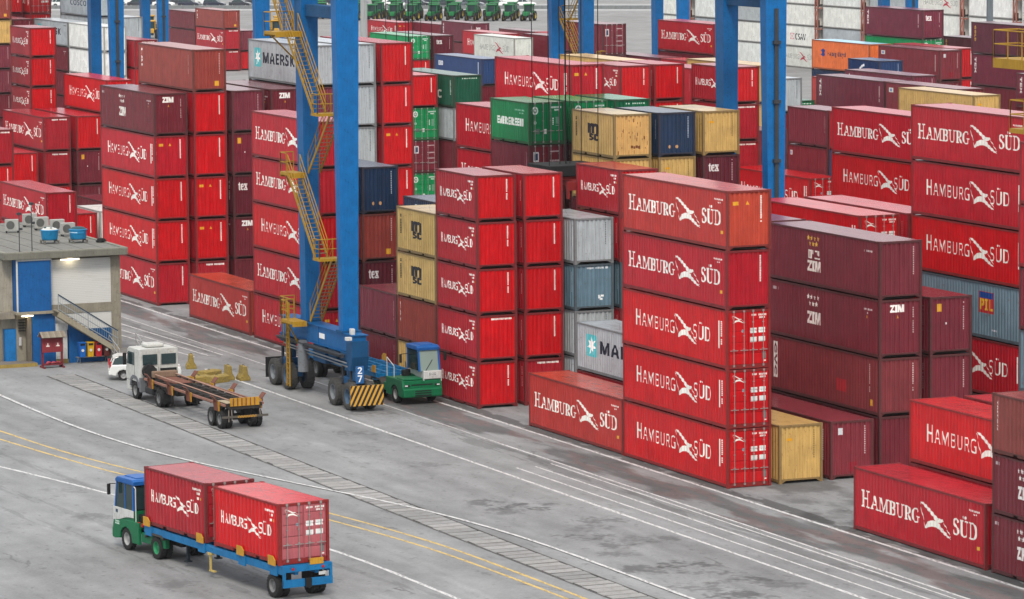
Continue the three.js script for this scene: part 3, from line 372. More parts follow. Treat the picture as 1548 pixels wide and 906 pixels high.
const NTH = ['bottom', 'second up', 'third up', 'fourth up', 'fifth up', 'sixth up', 'seventh up'];
// one stack: u of the end that faces the camera side, v of its near long side, length, where it stands, liveries from the ground up ("mar/S" sets the height)
function stack(uEnd, v, L, where, list, group) {
  let y = 0.006; const l = L > 30 ? 12.192 : 6.058, items = list.split(' ');
  items.forEach((it, i) => {
    const [lv, h] = it.split('/'), ht = h ?? (L > 30 ? 'H' : 'S'), low = HIDDEN.has(where + i);
    const pos = items.length === 1 ? '' : i === items.length - 1 ? ', top of ' : ', ' + NTH[i] + ' in ';
    const a = [lv, L, ht, uEnd - l / 2 + rr(-0.03, 0.03), y, -(v + W / 2 + rr(-0.02, 0.02)), rr(-0.0015, 0.0015)];
    if (low) buried(...a); else container(...a, LV[lv][3] + (pos ? pos : ' ') + where, group);
    y += HT[ht] + GAP;
  });
}
// ---------------------------------------------------------------- the stacks, block by block (metres, from the ground they stand on)
const row = (i, u) => 2.93 * i + 0.005 * Math.max(0, -u);
const B2 = (i) => 34.3 + 2.93 * i, B3 = (i) => 68.5 + 2.93 * i, B4 = (i) => 102.7 + 2.93 * i, B5 = (i) => 137 + 2.93 * i;
const S1 = (u, i, L, where, list, group) => stack(u, row(i, u), L, where, list, group);
// front block, from the open right end along the lane
S1(31.97, 0, 20, 'stack past two low red ones', 'zim zim tri');
S1(25.35, 0, 40, 'standing alone on the ground before a red pair', 'hsS');
S1(25.35, 1, 40, 'pair behind the lone red one', 'hsT hsTb');
S1(25.35, 2, 40, 'hidden pair behind red pair', 'red red');
S1(25.35, 3, 40, 'six-high stack behind low pair', 'mar mar bg2 marS hsS red');
S1(0, 0, 40, 'five-high stack beside tan container', 'hsD hsD hsD hsS hsF');
S1(-0.1, 1, 40, 'on the ground between red and maroon ones', 'tan');
S1(-0.2, 2, 40, 'on the ground beside the tan one', 'marL');
S1(-0.5, 3, 40, 'maroon stack behind tan container', 'mar gvc zim zimY');
S1(-0.6, 4, 40, 'three-high stack behind maroon stack', 'mar mar marS');
S1(-1.0, 6, 40, 'six-high stack with flagged container', 'mar hsT bgr hsTb hsT hsS');
S1(-12.4, 0, 40, 'lying at the foot of five-high stack', 'hsF');
S1(-12.5, 1, 40, 'pair behind the low faded red one', 'redL mae/S');
S1(-13.3, 3, 40, 'four-high stack behind corner', 'mar mar red pur');
S1(-13.6, 5, 40, 'four-high stack with top doors', 'red red red hsD');
S1(-13.6, 6, 40, 'four-high red stack beside barred doors', 'red red red red');
S1(-32, 0, 20, 'short stack behind green tractor', 'hs20 hs20L hs20 hs20 hs20');
S1(-32.05, 1, 20, 'plain red short stack of five', 'redL red red red red');
S1(-31.6, 2, 20, 'grey short stack behind the red ones', 'gry gry bg2 gry');
S1(-31.8, 3, 20, 'short mixed stack behind grey one', 'red red bg2 red hs20');
S1(-38.25, 0, 20, 'short stack with two tan initials', 'tan bro msc msc');
S1(-39.0, 4, 20, 'tan short stack of six', 'mar mar tan mar tan msc');
S1(-39.0, 5, 20, 'short stack with navy top', 'mar tan mar mar tan nav');
S1(-39.0, 6, 20, 'short stack with white word', 'mar mar tan mar tex tan');
S1(-44.5, 0, 20, 'pair beside the crane leg', 'mar pur');
S1(-44.5, 1, 20, 'short stack behind tan initials', 'mar mar mar navT');
S1(-51.6, 4, 20, 'green topped short stack', 'mar mar mar mar maD evg');
S1(-51.6, 5, 20, 'second green topped short stack', 'mar mar mar mar mar gnD');
S1(-51.6, 6, 20, 'third green topped short stack', 'mar mar mar mar mar gnE');
S1(-57.5, 0, 40, 'five-high stack behind crane leg', 'hsT hsS hsTb hsS hsS');
S1(-57.6, 1, 40, 'four-high stack with navy top', 'mar tex bro nav');
S1(-58.2, 5, 40, 'red stack beside green container', 'red red red hsS hsT');
S1(-58.5, 6, 40, 'six-high stack under the crane ropes', 'red red red red red hsT');
S1(-70.6, 0, 40, 'lying low beside crane stack', 'hsF');
S1(-90.0, 0, 40, 'five-high stack behind the building', 'hsS hsTb hsTb hsT zim');
S1(-90.1, 1, 40, 'six-high stack with brown top', 'redL redS redS red red bro');
S1(-90.4, 2, 40, 'maroon stack beside brown top', 'mar zim tex marS pur');
S1(-90.4, 3, 40, 'maroon stack before grey star panel', 'mar mar mar mar zim');
S1(-91.0, 4, 40, 'six-high stack with grey star panel', 'mar mar mar mar pur mae');
S1(-91.4, 5, 40, 'six-high light grey stack', 'gry gry gry gry gry gry');
S1(-91.6, 6, 40, 'six-high red stack beside light grey', 'red red redS redS red red');
S1(-116.5, 0, 40, 'pair behind the building roof', 'red hsS');
S1(-134.4, 4, 40, 'low behind the white one', 'mar');
S1(-130.2, 2, 40, 'low behind the building roof', 'red');
S1(-131.2, 3, 20, 'standing low behind the low red', 'whi/H');
S1(-143.4, 1, 40, 'three-high red stack beyond the building', 'red red redL');
S1(-156.2, 3, 40, 'low red pair beyond the building', 'red red');
S1(-156.2, 4, 40, 'three-high stack beyond the building', 'red redL hsS2');
S1(-156.2, 5, 40, 'three-high stack with far sticker', 'mar marS red');
S1(-156.8, 6, 40, 'four-high stack before distant crane legs', 'red red red hsTb');
S1(-169.7, 5, 20, 'six-high short red stack beyond building', 'red red red hs20 hs20 hs20');
stack(-247.2, B2(0), 20, 'six-high stack beyond short red stack', 'mar mar pur pur tan bro', 'containers of the second block');
stack(-248.7, B2(1), 40, 'five-high stack beside far tan one', 'mar/S mar/S mar/S mar/S mar/S', 'containers of the second block');
stack(-262.6, B2(2), 40, 'six-high stack behind far tan one', 'mar/S mar/S mar/S mar/S mar/S red/S', 'containers of the second block');
stack(-261.4, B2(3), 40, 'six-high stack with far barred doors', 'red/S red/S red/S red/S red/S hsD/S', 'containers of the second block');
S1(-170.3, 3, 20, 'edge stack beside short red stack', 'mar mar red red tel');
// second block
const b2 = 'containers of the second block';
stack(-41.8, B2(0), 40, 'five-high stack before maroon block', 'red red red hsTb hsS', b2);
stack(-86.3, B2(0), 20, 'six-high short stack under the ropes', 'red red red red red hs20', b2);
stack(-86.8, B2(1), 20, 'six-high plain short stack', 'red red red red red red', b2);
stack(-80.6, B2(2), 20, 'short stack between crane legs', 'redL redL redL redL redL hs20', b2);
stack(-71.2, B2(3), 20, 'maroon short stack of five', 'mar mar mar marL pur', b2);
stack(-58.8, B2(3), 40, 'stack with blue container under red', 'mar/S mar/S mar/S blu/S hsT/S', b2);
stack(-82.0, B2(3), 40, 'maroon stack behind crane leg', 'mar/S mar/S mar pur', b2);
stack(-68.2, B2(2), 40, 'low stack with barred doors', 'red red hsD', b2);
stack(-124.5, B2(1), 40, 'stack with dark green top', 'mar/S mar/S mar/S gry/S cch/S', b2);
stack(-126.5, B2(0), 40, 'stack with two green doors', 'red/S gnD/S maD/S gnD/S red/S', b2);
stack(-139.0, B2(2), 40, 'three-high stack beside dark green one', 'mar tan red', b2);
stack(-99.5, B2(6), 40, 'five-high tan topped stack', 'mar mar mar tan tan', b2);
stack(-111, B2(4), 40, 'five-high tan roofed stack', 'red red red red tan', b2);
stack(-98.4, B2(4), 40, 'five-high red roofed stack', 'red red red red red', b2);
stack(-238.1, B2(2), 40, 'far stack with grey star panel', 'mar/S mar/S mar/S zim/S mae/S', b2);
stack(-225.5, B2(2), 40, 'far white stack behind crane legs', 'whi/S whi/S whi/S whi/S whi/S', b2);
stack(-224.3, B2(3), 40, 'far red stack beside white stack', 'red red red redL', b2);
stack(-247.4, B2(4), 40, 'far pale stack', 'whi/S cos/S cos/S cos/S cos/S cos/S', b2);
stack(-246.6, B2(5), 20, 'far short stack with grey top', 'red red red hs20 gry', b2);
// third block
const b3 = 'containers of the third block';
stack(-164.4, B3(4), 40, 'five-high stack beside far crane', 'red red red mar hsS', b3);
stack(-170.2, B3(1), 40, 'stack with barred maroon doors', 'mar mar mar mar maD', b3);
stack(-177.0, B3(2), 40, 'four-high red stack behind far crane', 'red red red red', b3);
stack(-164.3, B3(2), 40, 'low stack behind barred maroon doors', 'red red mar pur', b3);
stack(-151.5, B3(2), 40, 'plain pink roofed stack', 'red red red red', b3);
stack(-120.5, B3(2), 40, 'maroon stack with upright lettering', 'mar mar mar tex2', b3);
stack(-108.1, B3(2), 40, 'maroon stack with pale label', 'mar mar mar marL', b3);
stack(-126.3, B3(4), 40, 'maroon stack behind upright lettering', 'mar mar mar tex2', b3);
stack(-100.5, B3(1), 40, 'tan topped stack before pale label', 'mar mar mar tan', b3);
stack(-91.8, B3(3), 40, 'stack by the yellow walkway', 'mar/S mar/S mar/S mar/S tex2/S', b3);
stack(-138.7, B3(4), 20, 'salmon stack behind crane leg', 'mar mar red/H sal', b3);
stack(-128.7, B3(0), 20, 'short stack with pale grey top', 'mar/H mar/H mar/H gry/H', b3);
stack(-143.1, B3(3), 40, 'low stack with green roof', 'mar mar gnE', b3);
stack(-148.3, B3(7), 20, 'short stack with white arc', 'mar/H mar/H nav/H cma/H', b3);
stack(-240.5, B3(4), 40, 'far stack with green doors', 'mar/S mar/S red/S gnD/S', b3);
stack(-240.7, B3(5), 40, 'far stack beside green doors', 'mar/S mar/S mar/S tex/S', b3);
stack(-192.5, B3(0), 40, 'far stack with blue side', 'mar/S mar/S mar/S blu/S', b3);
// fourth block
const b4 = 'containers of the fourth block';
stack(-161.6, B4(0), 40, 'four-high stack with pale label', 'mar mar mar marL', b4);
stack(-164.0, B4(1), 40, 'four-high red stack beside pale label', 'red red red red', b4);
stack(-143.4, B4(0), 40, 'stack with upright yellow lettering', 'mar mar mar tex2 gld', b4);
stack(-180.7, B4(3), 40, 'stack with maroon over green', 'mar mar mar gnD tex2', b4);
stack(-174.9, B4(5), 40, 'dark stack beside maroon over green', 'mar mar mar gld', b4);
stack(-175.6, B4(0), 40, 'stack with orange top', 'nav nav nav hap', b4);
stack(-263.4, B4(0), 40, 'white three-high stack', 'red whi hsW', b4);
stack(-274.0, B4(1), 40, 'red stack beside white lettering', 'red red hsT', b4);
stack(-262.0, B4(2), 40, 'maroon stack behind white lettering', 'mar mar mar', b4);
stack(-366.3, B4(0), 40, 'three-high stack with brown top', 'redL/H hsS2 bro/S', b4);
stack(-378.8, B4(0), 40, 'maroon stack beside brown top', 'mar/S mar/S mar/S', b4);
stack(-367.9, B4(1), 40, 'low red pair beside brown top', 'red/S pur', b4);
// far end
const b5 = 'containers at the far end of the yard';
stack(-386.4, B5(0), 40, 'low pair before the green tractors', 'red/S hsT/S', b5);
stack(-376.3, B5(1), 40, 'low pair before far tractors', 'mar/S maD/S', b5);
stack(-363.9, B5(1), 40, 'low pair below far tractors', 'mar tex2', b5);
stack(-335.7, B5(0), 40, 'low plain pair before far cars', 'mar mar', b5);
stack(-323.2, B5(0), 40, 'low red pair before far cars', 'red red', b5);
// ---------------------------------------------------------------- wheels shared by cranes and vehicles
function wheel(parent, x, y, z, r, wd, rimHex = '#8d8f90', tyreM = RUBBER, name = 'wheel', lugs = 22) {
  const o = new THREE.Group(); o.name = name; o.position.set(x, y, z); parent.add(o);
  const k = r + '|' + wd; wheel.g ??= new Map();
  if (!wheel.g.has(k)) {
    const ri = r * 0.56, p = [[ri, -wd * 0.42], [r * 0.7, -wd * 0.5], [r * 0.93, -wd * 0.47], [r * 0.985, -wd * 0.36], [r * 0.985, wd * 0.36], [r * 0.93, wd * 0.47], [r * 0.7, wd * 0.5], [ri, wd * 0.42]].map((q) => new THREE.Vector2(q[0], q[1]));
    const t = [new THREE.LatheGeometry(p, 32)]; for (let i = 0; i < lugs; i++) for (const s of [-1, 1]) { const b = new THREE.BoxGeometry(r * 0.035, wd * 0.4, r * 0.13); b.translate(r * 0.988, s * wd * 0.24, 0); b.rotateY((i + (s > 0 ? 0.5 : 0)) * 2 * Math.PI / lugs); t.push(b); }
    const tg = mergeGeometries(t.map((q) => q.toNonIndexed())); tg.rotateX(Math.PI / 2);
    const rp = [[0.001, wd * 0.16], [r * 0.16, wd * 0.2], [r * 0.18, wd * 0.1], [r * 0.4, wd * 0.06], [r * 0.46, wd * 0.2], [r * 0.5, wd * 0.4], [r * 0.57, wd * 0.43]].map((q) => new THREE.Vector2(q[0], q[1]));
    const rg = [new THREE.LatheGeometry(rp, 28)]; const rb = rg[0].clone(); rb.rotateX(Math.PI); rg.push(rb); for (let i = 0; i < 8; i++) { const n = cyl(r * 0.28 * Math.cos(i * Math.PI / 4), wd * 0.1, r * 0.28 * Math.sin(i * Math.PI / 4), r * 0.03, wd * 0.1, 'y', 6); rg.push(n); }
    const rgm = mergeGeometries(rg.map((q) => q.toNonIndexed())); rgm.rotateX(Math.PI / 2); wheel.g.set(k, [tg, rgm]);
  }
  const [tg, rg] = wheel.g.get(k); mesh('tyre', tg, tyreM, o); mesh('rim', rg, M(rimHex, 0.55, 0.2), o); return o;
}
// ---------------------------------------------------------------- rubber-tyred gantry crane
const CB = M('#00609f', 0.5), CBL = M('#0069ae', 0.5), CBD = M('#0b4c7a', 0.6), YEL = M('#a8821f', 0.6), GRATE = M('#7d7160', 0.75), GREASE = M('#3b3f44', 0.7);
const hazard = (() => { const [c, g] = canvas(256, 128); g.fillStyle = '#c9962f'; g.fillRect(0, 0, 256, 128); g.fillStyle = '#1e1e20'; for (let i = -6; i < 14; i++) { g.beginPath(); g.moveTo(i * 38, 128); g.lineTo(i * 38 + 19, 128); g.lineTo(i * 38 + 19 + 74, 0); g.lineTo(i * 38 + 74, 0); g.fill(); } return new THREE.MeshStandardMaterial({ map: ctex(c), roughness: 0.7 }); })();
const printed = (w, h, bg, f, rough = 0.6) => { const [c, g] = canvas(w, h); g.fillStyle = bg; g.fillRect(0, 0, w, h); f(g, w, h); return new THREE.MeshStandardMaterial({ map: ctex(c), roughness: rough }); };
function plate(name, w, h, m, parent, x, y, z, ry = 0) { const g = new THREE.BoxGeometry(w, h, 0.012), uv = g.attributes.uv; const o = mesh(name, g, m, parent); o.position.set(x, y, z); o.rotation.y = ry; return o; }
function rails(x0, x1, y, z, post = 1.1, mid = true) { const g = []; g.push(bar([x0, y + 1.1, z], [x1, y + 1.1, z], 0.03), bar([x0, y + 0.55, z], [x1, y + 0.55, z], 0.025)); const n = Math.max(1, Math.round(Math.abs(x1 - x0) / post)); for (let i = 0; i <= n; i++) { const x = x0 + (x1 - x0) * i / n; g.push(bar([x, y, z], [x, y + 1.1, z], 0.03)); } return g; }
function railsZ(z0, z1, y, x) { const g = []; g.push(bar([x, y + 1.1, z0], [x, y + 1.1, z1], 0.03), bar([x, y + 0.55, z0], [x, y + 0.55, z1], 0.025)); for (const z of [z0, z1]) g.push(bar([x, y, z], [x, y + 1.1, z], 0.03)); return g; }
function flight(parent, xa, ya, xb, yb, z, wd, m) {    // stair from (xa,ya) up to (xb,yb), zc = z
  const o = new THREE.Group(); o.name = 'stair_flight'; parent.add(o); const n = Math.round((yb - ya) / 0.23), g = [];
  for (const s of [-1, 1]) { const zz = z + s * wd / 2; g.push(beam([xa, ya, zz], [xb, yb, zz], 0.04, 0.2)); for (const hgt of [0.55, 1.05]) g.push(bar([xa, ya + hgt, zz], [xb, yb + hgt, zz], 0.028)); for (let i = 0; i <= 3; i++) { const t = i / 3, x = xa + (xb - xa) * t, y = ya + (yb - ya) * t; g.push(bar([x, y, zz], [x, y + 1.05, zz], 0.026)); } }
  mesh('stringers_and_rails', g, m, o); const tg = bx(-0.12, 0.12, -0.015, 0.015, -wd / 2, wd / 2);
  for (let i = 1; i < n; i++) { const t = i / n, s = mesh('tread', tg, GRATE, o); s.position.set(xa + (xb - xa) * t, ya + (yb - ya) * t, z); }
}
function crane(name, label, uc, v0, turned, full, number) {
  const o = thing(name, label, 'crane', uc, 0.006, -(v0 + 13.4), turned ? Math.PI : 0, 'gantry cranes over the blocks');
  for (const s of [1, -1]) {          // s = 1: the side with the stairs
    const Z = s > 0 ? 13.4 : -13.7;
    mesh('sill_beam', [bx(-6.5, 5.2, 3.2, 4.2, Z - 0.42, Z + 0.42, 0.03), bx(-6.6, 5.3, 3.15, 3.2, Z - 0.5, Z + 0.5), bx(-6.6, 5.3, 4.2, 4.25, Z - 0.5, Z + 0.5), bx(-0.3, -0.2, 3.2, 4.2, Z - 0.46, Z + 0.46)], CB, o);
    mesh('leg', [taper(-2.7, Z, 4.25, 23.6, 0.9, 0.86, 1.15, 1.02)], CB, o); mesh('leg', [taper(3.5, Z, 4.25, 23.6, 0.66, 0.94, 0.8, 1.4)], CBL, o);
    mesh('leg_foot', [bx(-3.3, -2.1, 4.24, 4.36, Z - 0.55, Z + 0.55)], CBD, o); mesh('leg_foot', [bx(3.0, 4.0, 4.24, 4.36, Z - 0.6, Z + 0.6)], CBD, o);
    mesh('tie_beam', [bx(-2.1, 3.1, 22.0, 22.7, Z - 0.3, Z + 0.3, 0.03)], CBD, o);
    for (const bxx of [-6.0, 3.95]) {
      const f = []; f.push(bx(bxx - 1.5, bxx + 1.5, 0.75, 1.35, Z - 0.16, Z + 0.16, 0.04), cyl(bxx, 2.2, Z, 0.3, 2.0, 'y', 16), bx(bxx - 0.55, bxx + 0.55, 2.7, 3.2, Z - 0.5, Z + 0.5, 0.04), bx(bxx - 0.5, bxx + 0.5, 1.3, 1.75, Z - 0.35, Z + 0.35, 0.05));
      mesh('bogie', f, CBD, o); const jt = []; for (const q of [-0.62, 0.62]) jt.push(cyl(bxx + q, 1.9, Z + 0.3, 0.09, 0.9, 'y', 10), bx(bxx + q - 0.16, bxx + q + 0.16, 1.35, 1.65, Z + 0.12, Z + 0.45)); mesh('steering_cylinder', jt, GREASE, o);
      for (const wx of [-1.15, 1.15]) for (const wz of [-0.54, 0.54]) wheel(o, bxx + wx, 0.79, Z + wz, 0.79, 0.5, wx > 0 ? '#48627c' : '#7c8288', RUBBERG);
    }
    mesh('end_head', [extr([[4.35, 3.9], [5.32, 3.9], [5.32, 3.0], [5.05, 2.2], [4.6, 2.2], [4.35, 2.9]], 1.04, Z - 0.52, 0.04), bx(4.65, 5.2, 1.6, 2.2, Z - 0.28, Z + 0.28, 0.04)], CBD, o);
    mesh('cable_tray', [bx(-6.4, 4.2, 2.88, 3.0, Z + s * 0.55, Z + s * 0.75), bx(-6.4, 4.2, 3.02, 3.06, Z + s * 0.5, Z + s * 0.85)], GREASE, o);
    mesh('pipe_run', [bar([-5.5, 2.7, Z + s * 0.6], [4.6, 2.62, Z + s * 0.6], 0.05), bar([-5.2, 2.5, Z + s * 0.5], [4.6, 2.4, Z + s * 0.5], 0.04), bar([-4.4, 2.1, Z - s * 0.4], [4.0, 2.05, Z - s * 0.4], 0.06)], M('#8f9499', 0.5, 0.3), o);
    mesh('fuel_tank', [cyl(-2.3, 2.15, Z + s * 0.62, 0.32, 1.6, 'y', 18), bx(-2.6, -2.0, 2.9, 3.2, Z + s * 0.4, Z + s * 0.8)], M('#7b8086', 0.5, 0.2), o);
    mesh('power_box', [bx(-1.4, 0.6, 2.1, 3.1, Z - 0.4, Z + 0.35, 0.04), bx(0.9, 2.2, 2.3, 3.1, Z - 0.35, Z + 0.3, 0.04)], CBD, o);
    const bp = plate('bumper', 2.0, 1.15, hazard, o, 6.35, 0.95, Z + 0.05, Math.PI / 2); bp.geometry = new THREE.BoxGeometry(2.0, 1.15, 0.08); mesh('bumper_bracket', [bx(5.3, 6.3, 0.8, 1.2, Z - 0.2, Z + 0.2)], DARK, o);
    mesh('mudguard', [bx(-8.15, -8.1, 0.35, 1.55, Z - 0.4, Z + 0.85)], DARK, o);
    if (number) { const np = plate('number_plate', 0.5, 1.0, printed(64, 128, '#1a5a95', (g, w, h) => { fit(g, number[0], 'bold # sans-serif', 14, 8, 36, 50, '#e9ecef'); fit(g, number[1], 'bold # sans-serif', 14, 68, 36, 50, '#e9ecef'); }), o, 5.3, 2.0, Z + s * 0.05, Math.PI / 2); }
    mesh('nameplate', [bx(-0.1, 0.75, 3.55, 3.85, Z + s * 0.43, Z + s * 0.445)], printed(96, 40, '#c43a3c', (g, w, h) => { g.fillStyle = '#e8e8e8'; g.fillRect(0, 0, w, 16); code(g, 20, 20, 58, 12, 4, '#f0f0f0'); }), o);
    mesh('floodlight', [bx(4.75, 5.05, 4.25, 4.6, Z + s * 0.2, Z + s * 0.45, 0.03), bx(5.3, 5.6, 4.0, 4.2, Z + s * 0.6, Z + s * 0.95, 0.03)], M('#d4d6d6', 0.5), o);
    if (s < 0) mesh('cable_duct', [bx(3.92, 4.0, 4.4, 22, Z - 0.1, Z + 0.14), ...[6, 9.5, 13, 16.5, 20].map((y) => bx(3.85, 4.1, y - 0.1, y + 0.1, Z - 0.2, Z + 0.25))], GREASE, o);
  }
  // girders across the block, trolley, hoist ropes
  for (const gx of [-2.7, 3.5]) mesh('girder', [bx(gx - 0.6, gx + 0.6, 23.6, 25.2, -14.6, 14.4, 0.04)], CB, o);
  const Z = 13.4;
  if (full) {
    const oz = Z + 1.05;                          // stairs hang on the outer side
    const plats = [[4.36, -3.6, -1.6], [13.0, -3.4, -1.5], [21.15, -3.6, -1.6]];
    plats.forEach(([y, a, b], i) => {
      const z1 = i === 2 ? Z + 2.3 : Z + 1.5; mesh('platform', [bx(a, b, y - 0.18, y, Z + 0.62, z1), bx(a, a + 0.08, y - 0.3, y - 0.18, Z + 0.62, z1), bx(b - 0.08, b, y - 0.3, y - 0.18, Z + 0.62, z1), beam([-2.7, y - 0.2, z1 - 0.1], [-2.7, y - 1.9, Z + 0.5], 0.08, 0.08)], YEL, o);
      mesh('platform_railing', [...rails(a, b - 0.9, y, z1 - 0.04), ...railsZ(Z + 0.64, z1 - 0.04, y, a), ...(i === 2 ? rails(a, -3.2, y, Z + 0.64) : [])], YEL, o);
    });
    for (const y of [8.45, 16.7]) { mesh('landing', [bx(2.1, 3.15, y - 0.15, y, Z + 0.2, Z + 1.6)], YEL, o); mesh('landing_railing', [...railsZ(Z + 0.3, Z + 1.58, y, 3.1), ...rails(2.2, 3.1, y, Z + 1.58)], YEL, o); }
    flight(o, 2.3, 8.45, -2.0, 13.0, Z + 1.15, 0.75, YEL); flight(o, 2.3, 16.7, -2.0, 21.15, Z + 1.15, 0.75, YEL);
    flight(o, -1.5, 4.36, 2.3, 8.45, Z + 0.1, 0.7, YEL); flight(o, -1.5, 13.0, 2.3, 16.7, Z + 0.1, 0.7, YEL);
    flight(o, -2.6, 21.15, -6.0, 25.2, Z + 1.15, 0.7, YEL);
    const ld = []; for (const q of [-0.22, 0.22]) ld.push(bx(-3.75 + q - 0.03, -3.75 + q + 0.03, 0.35, 5.3, Z + 0.98, Z + 1.06)); for (let y = 0.5; y < 5.2; y += 0.3) ld.push(bar([-3.97, y, Z + 1.02], [-3.53, y, Z + 1.02], 0.025)); mesh('ladder', ld, YEL, o);
    mesh('walkway_railing', [...rails(-6.4, -4.1, 4.25, Z + 0.5), ...railsZ(Z - 0.4, Z + 0.5, 4.25, -6.4), bar([-4.9, 2.6, Z + 0.6], [-4.9, 5.35, Z + 0.6], 0.03), bar([-5.6, 2.6, Z + 0.6], [-5.6, 5.35, Z + 0.6], 0.03)], YEL, o);
    const tz = -2.2, tx = -1.0; mesh('trolley', [bx(tx - 3.4, tx + 5.0, 25.25, 26.6, tz - 2.2, tz + 2.2, 0.05)], CBD, o);
    for (const rx of [-1.2, 1.2]) for (const rz of [-1.62, 1.62]) mesh('hoist_rope', bar([tx + rx, 12.9, tz + rz * 0.97], [tx + rx, 25.3, tz + rz], 0.028), DARK, o);
    for (const q of [-0.25, 0.02, 0.4]) mesh('spreader_cable', bar([tx + 0.1, 12.9, tz + q], [tx + 0.1, 25.3, tz + q], q === 0.02 ? 0.05 : 0.026), DARK, o);
    mesh('headblock', [bx(tx - 1.6, tx + 1.6, 12.3, 12.95, tz - 1.75, tz + 1.75, 0.05)], DARK, o);
    const RS = M('#8f2a2a', 0.6); mesh('spreader', [bx(tx - 2.7, tx + 2.7, 11.75, 12.1, tz - 0.45, tz + 0.45), bx(tx - 2.98, tx - 2.7, 11.6, 12.1, tz - 1.2, tz + 1.2), bx(tx + 2.7, tx + 2.98, 11.6, 12.1, tz - 1.2, tz + 1.2), bx(tx - 1.4, tx + 1.4, 12.1, 12.3, tz - 1.1, tz + 1.1), ...[-2.85, 2.85].flatMap((q) => [-1.12, 1.12].map((z) => bx(tx + q - 0.12, tx + q + 0.12, 11.1, 11.7, tz + z - 0.06, tz + z + 0.06)))], RS, o);
  }
  return o;
}
crane('gantry_crane', 'blue gantry crane with yellow stairs above green tractor', -40, -5.9, false, true, '27');
crane('gantry_crane', 'blue gantry crane legs with stairs behind the roped red stack', -140.6, 28.3, true, true);
crane('gantry_crane', 'blue gantry crane standing among far maroon containers', -208.7, 96.7, false, false);
crane('gantry_crane', 'pair of wide blue legs beside far white stack', -168.2, -5.2, false, false);
crane('gantry_crane', 'thin distant blue legs beside far yellow machines', -255.3, 28.3, false, false);
{ // next crane along the same lane: only its upper walkway reaches the picture
  const o = crane('gantry_crane', 'crane whose yellow walkway juts past maroon stacks', 49.5, -5.9, false, false), Z = 13.4;
  mesh('platform', [bx(-10.7, -2.0, 23.1, 23.28, Z + 0.4, Z + 1.6), bx(-10.7, -2.0, 22.9, 23.1, Z + 1.5, Z + 1.6)], YEL, o); mesh('platform_railing', [...rails(-10.7, -2, 23.28, Z + 1.56), ...railsZ(Z + 0.45, Z + 1.56, 23.28, -10.7), ...rails(-10.7, -2, 23.28, Z + 0.45)], YEL, o);
  mesh('platform', [bx(-9.4, -3.0, 20.4, 20.58, Z + 0.4, Z + 1.6)], YEL, o); mesh('platform_railing', [...rails(-9.4, -3, 20.58, Z + 1.56), ...railsZ(Z + 0.45, Z + 1.56, 20.58, -9.4)], YEL, o);
}
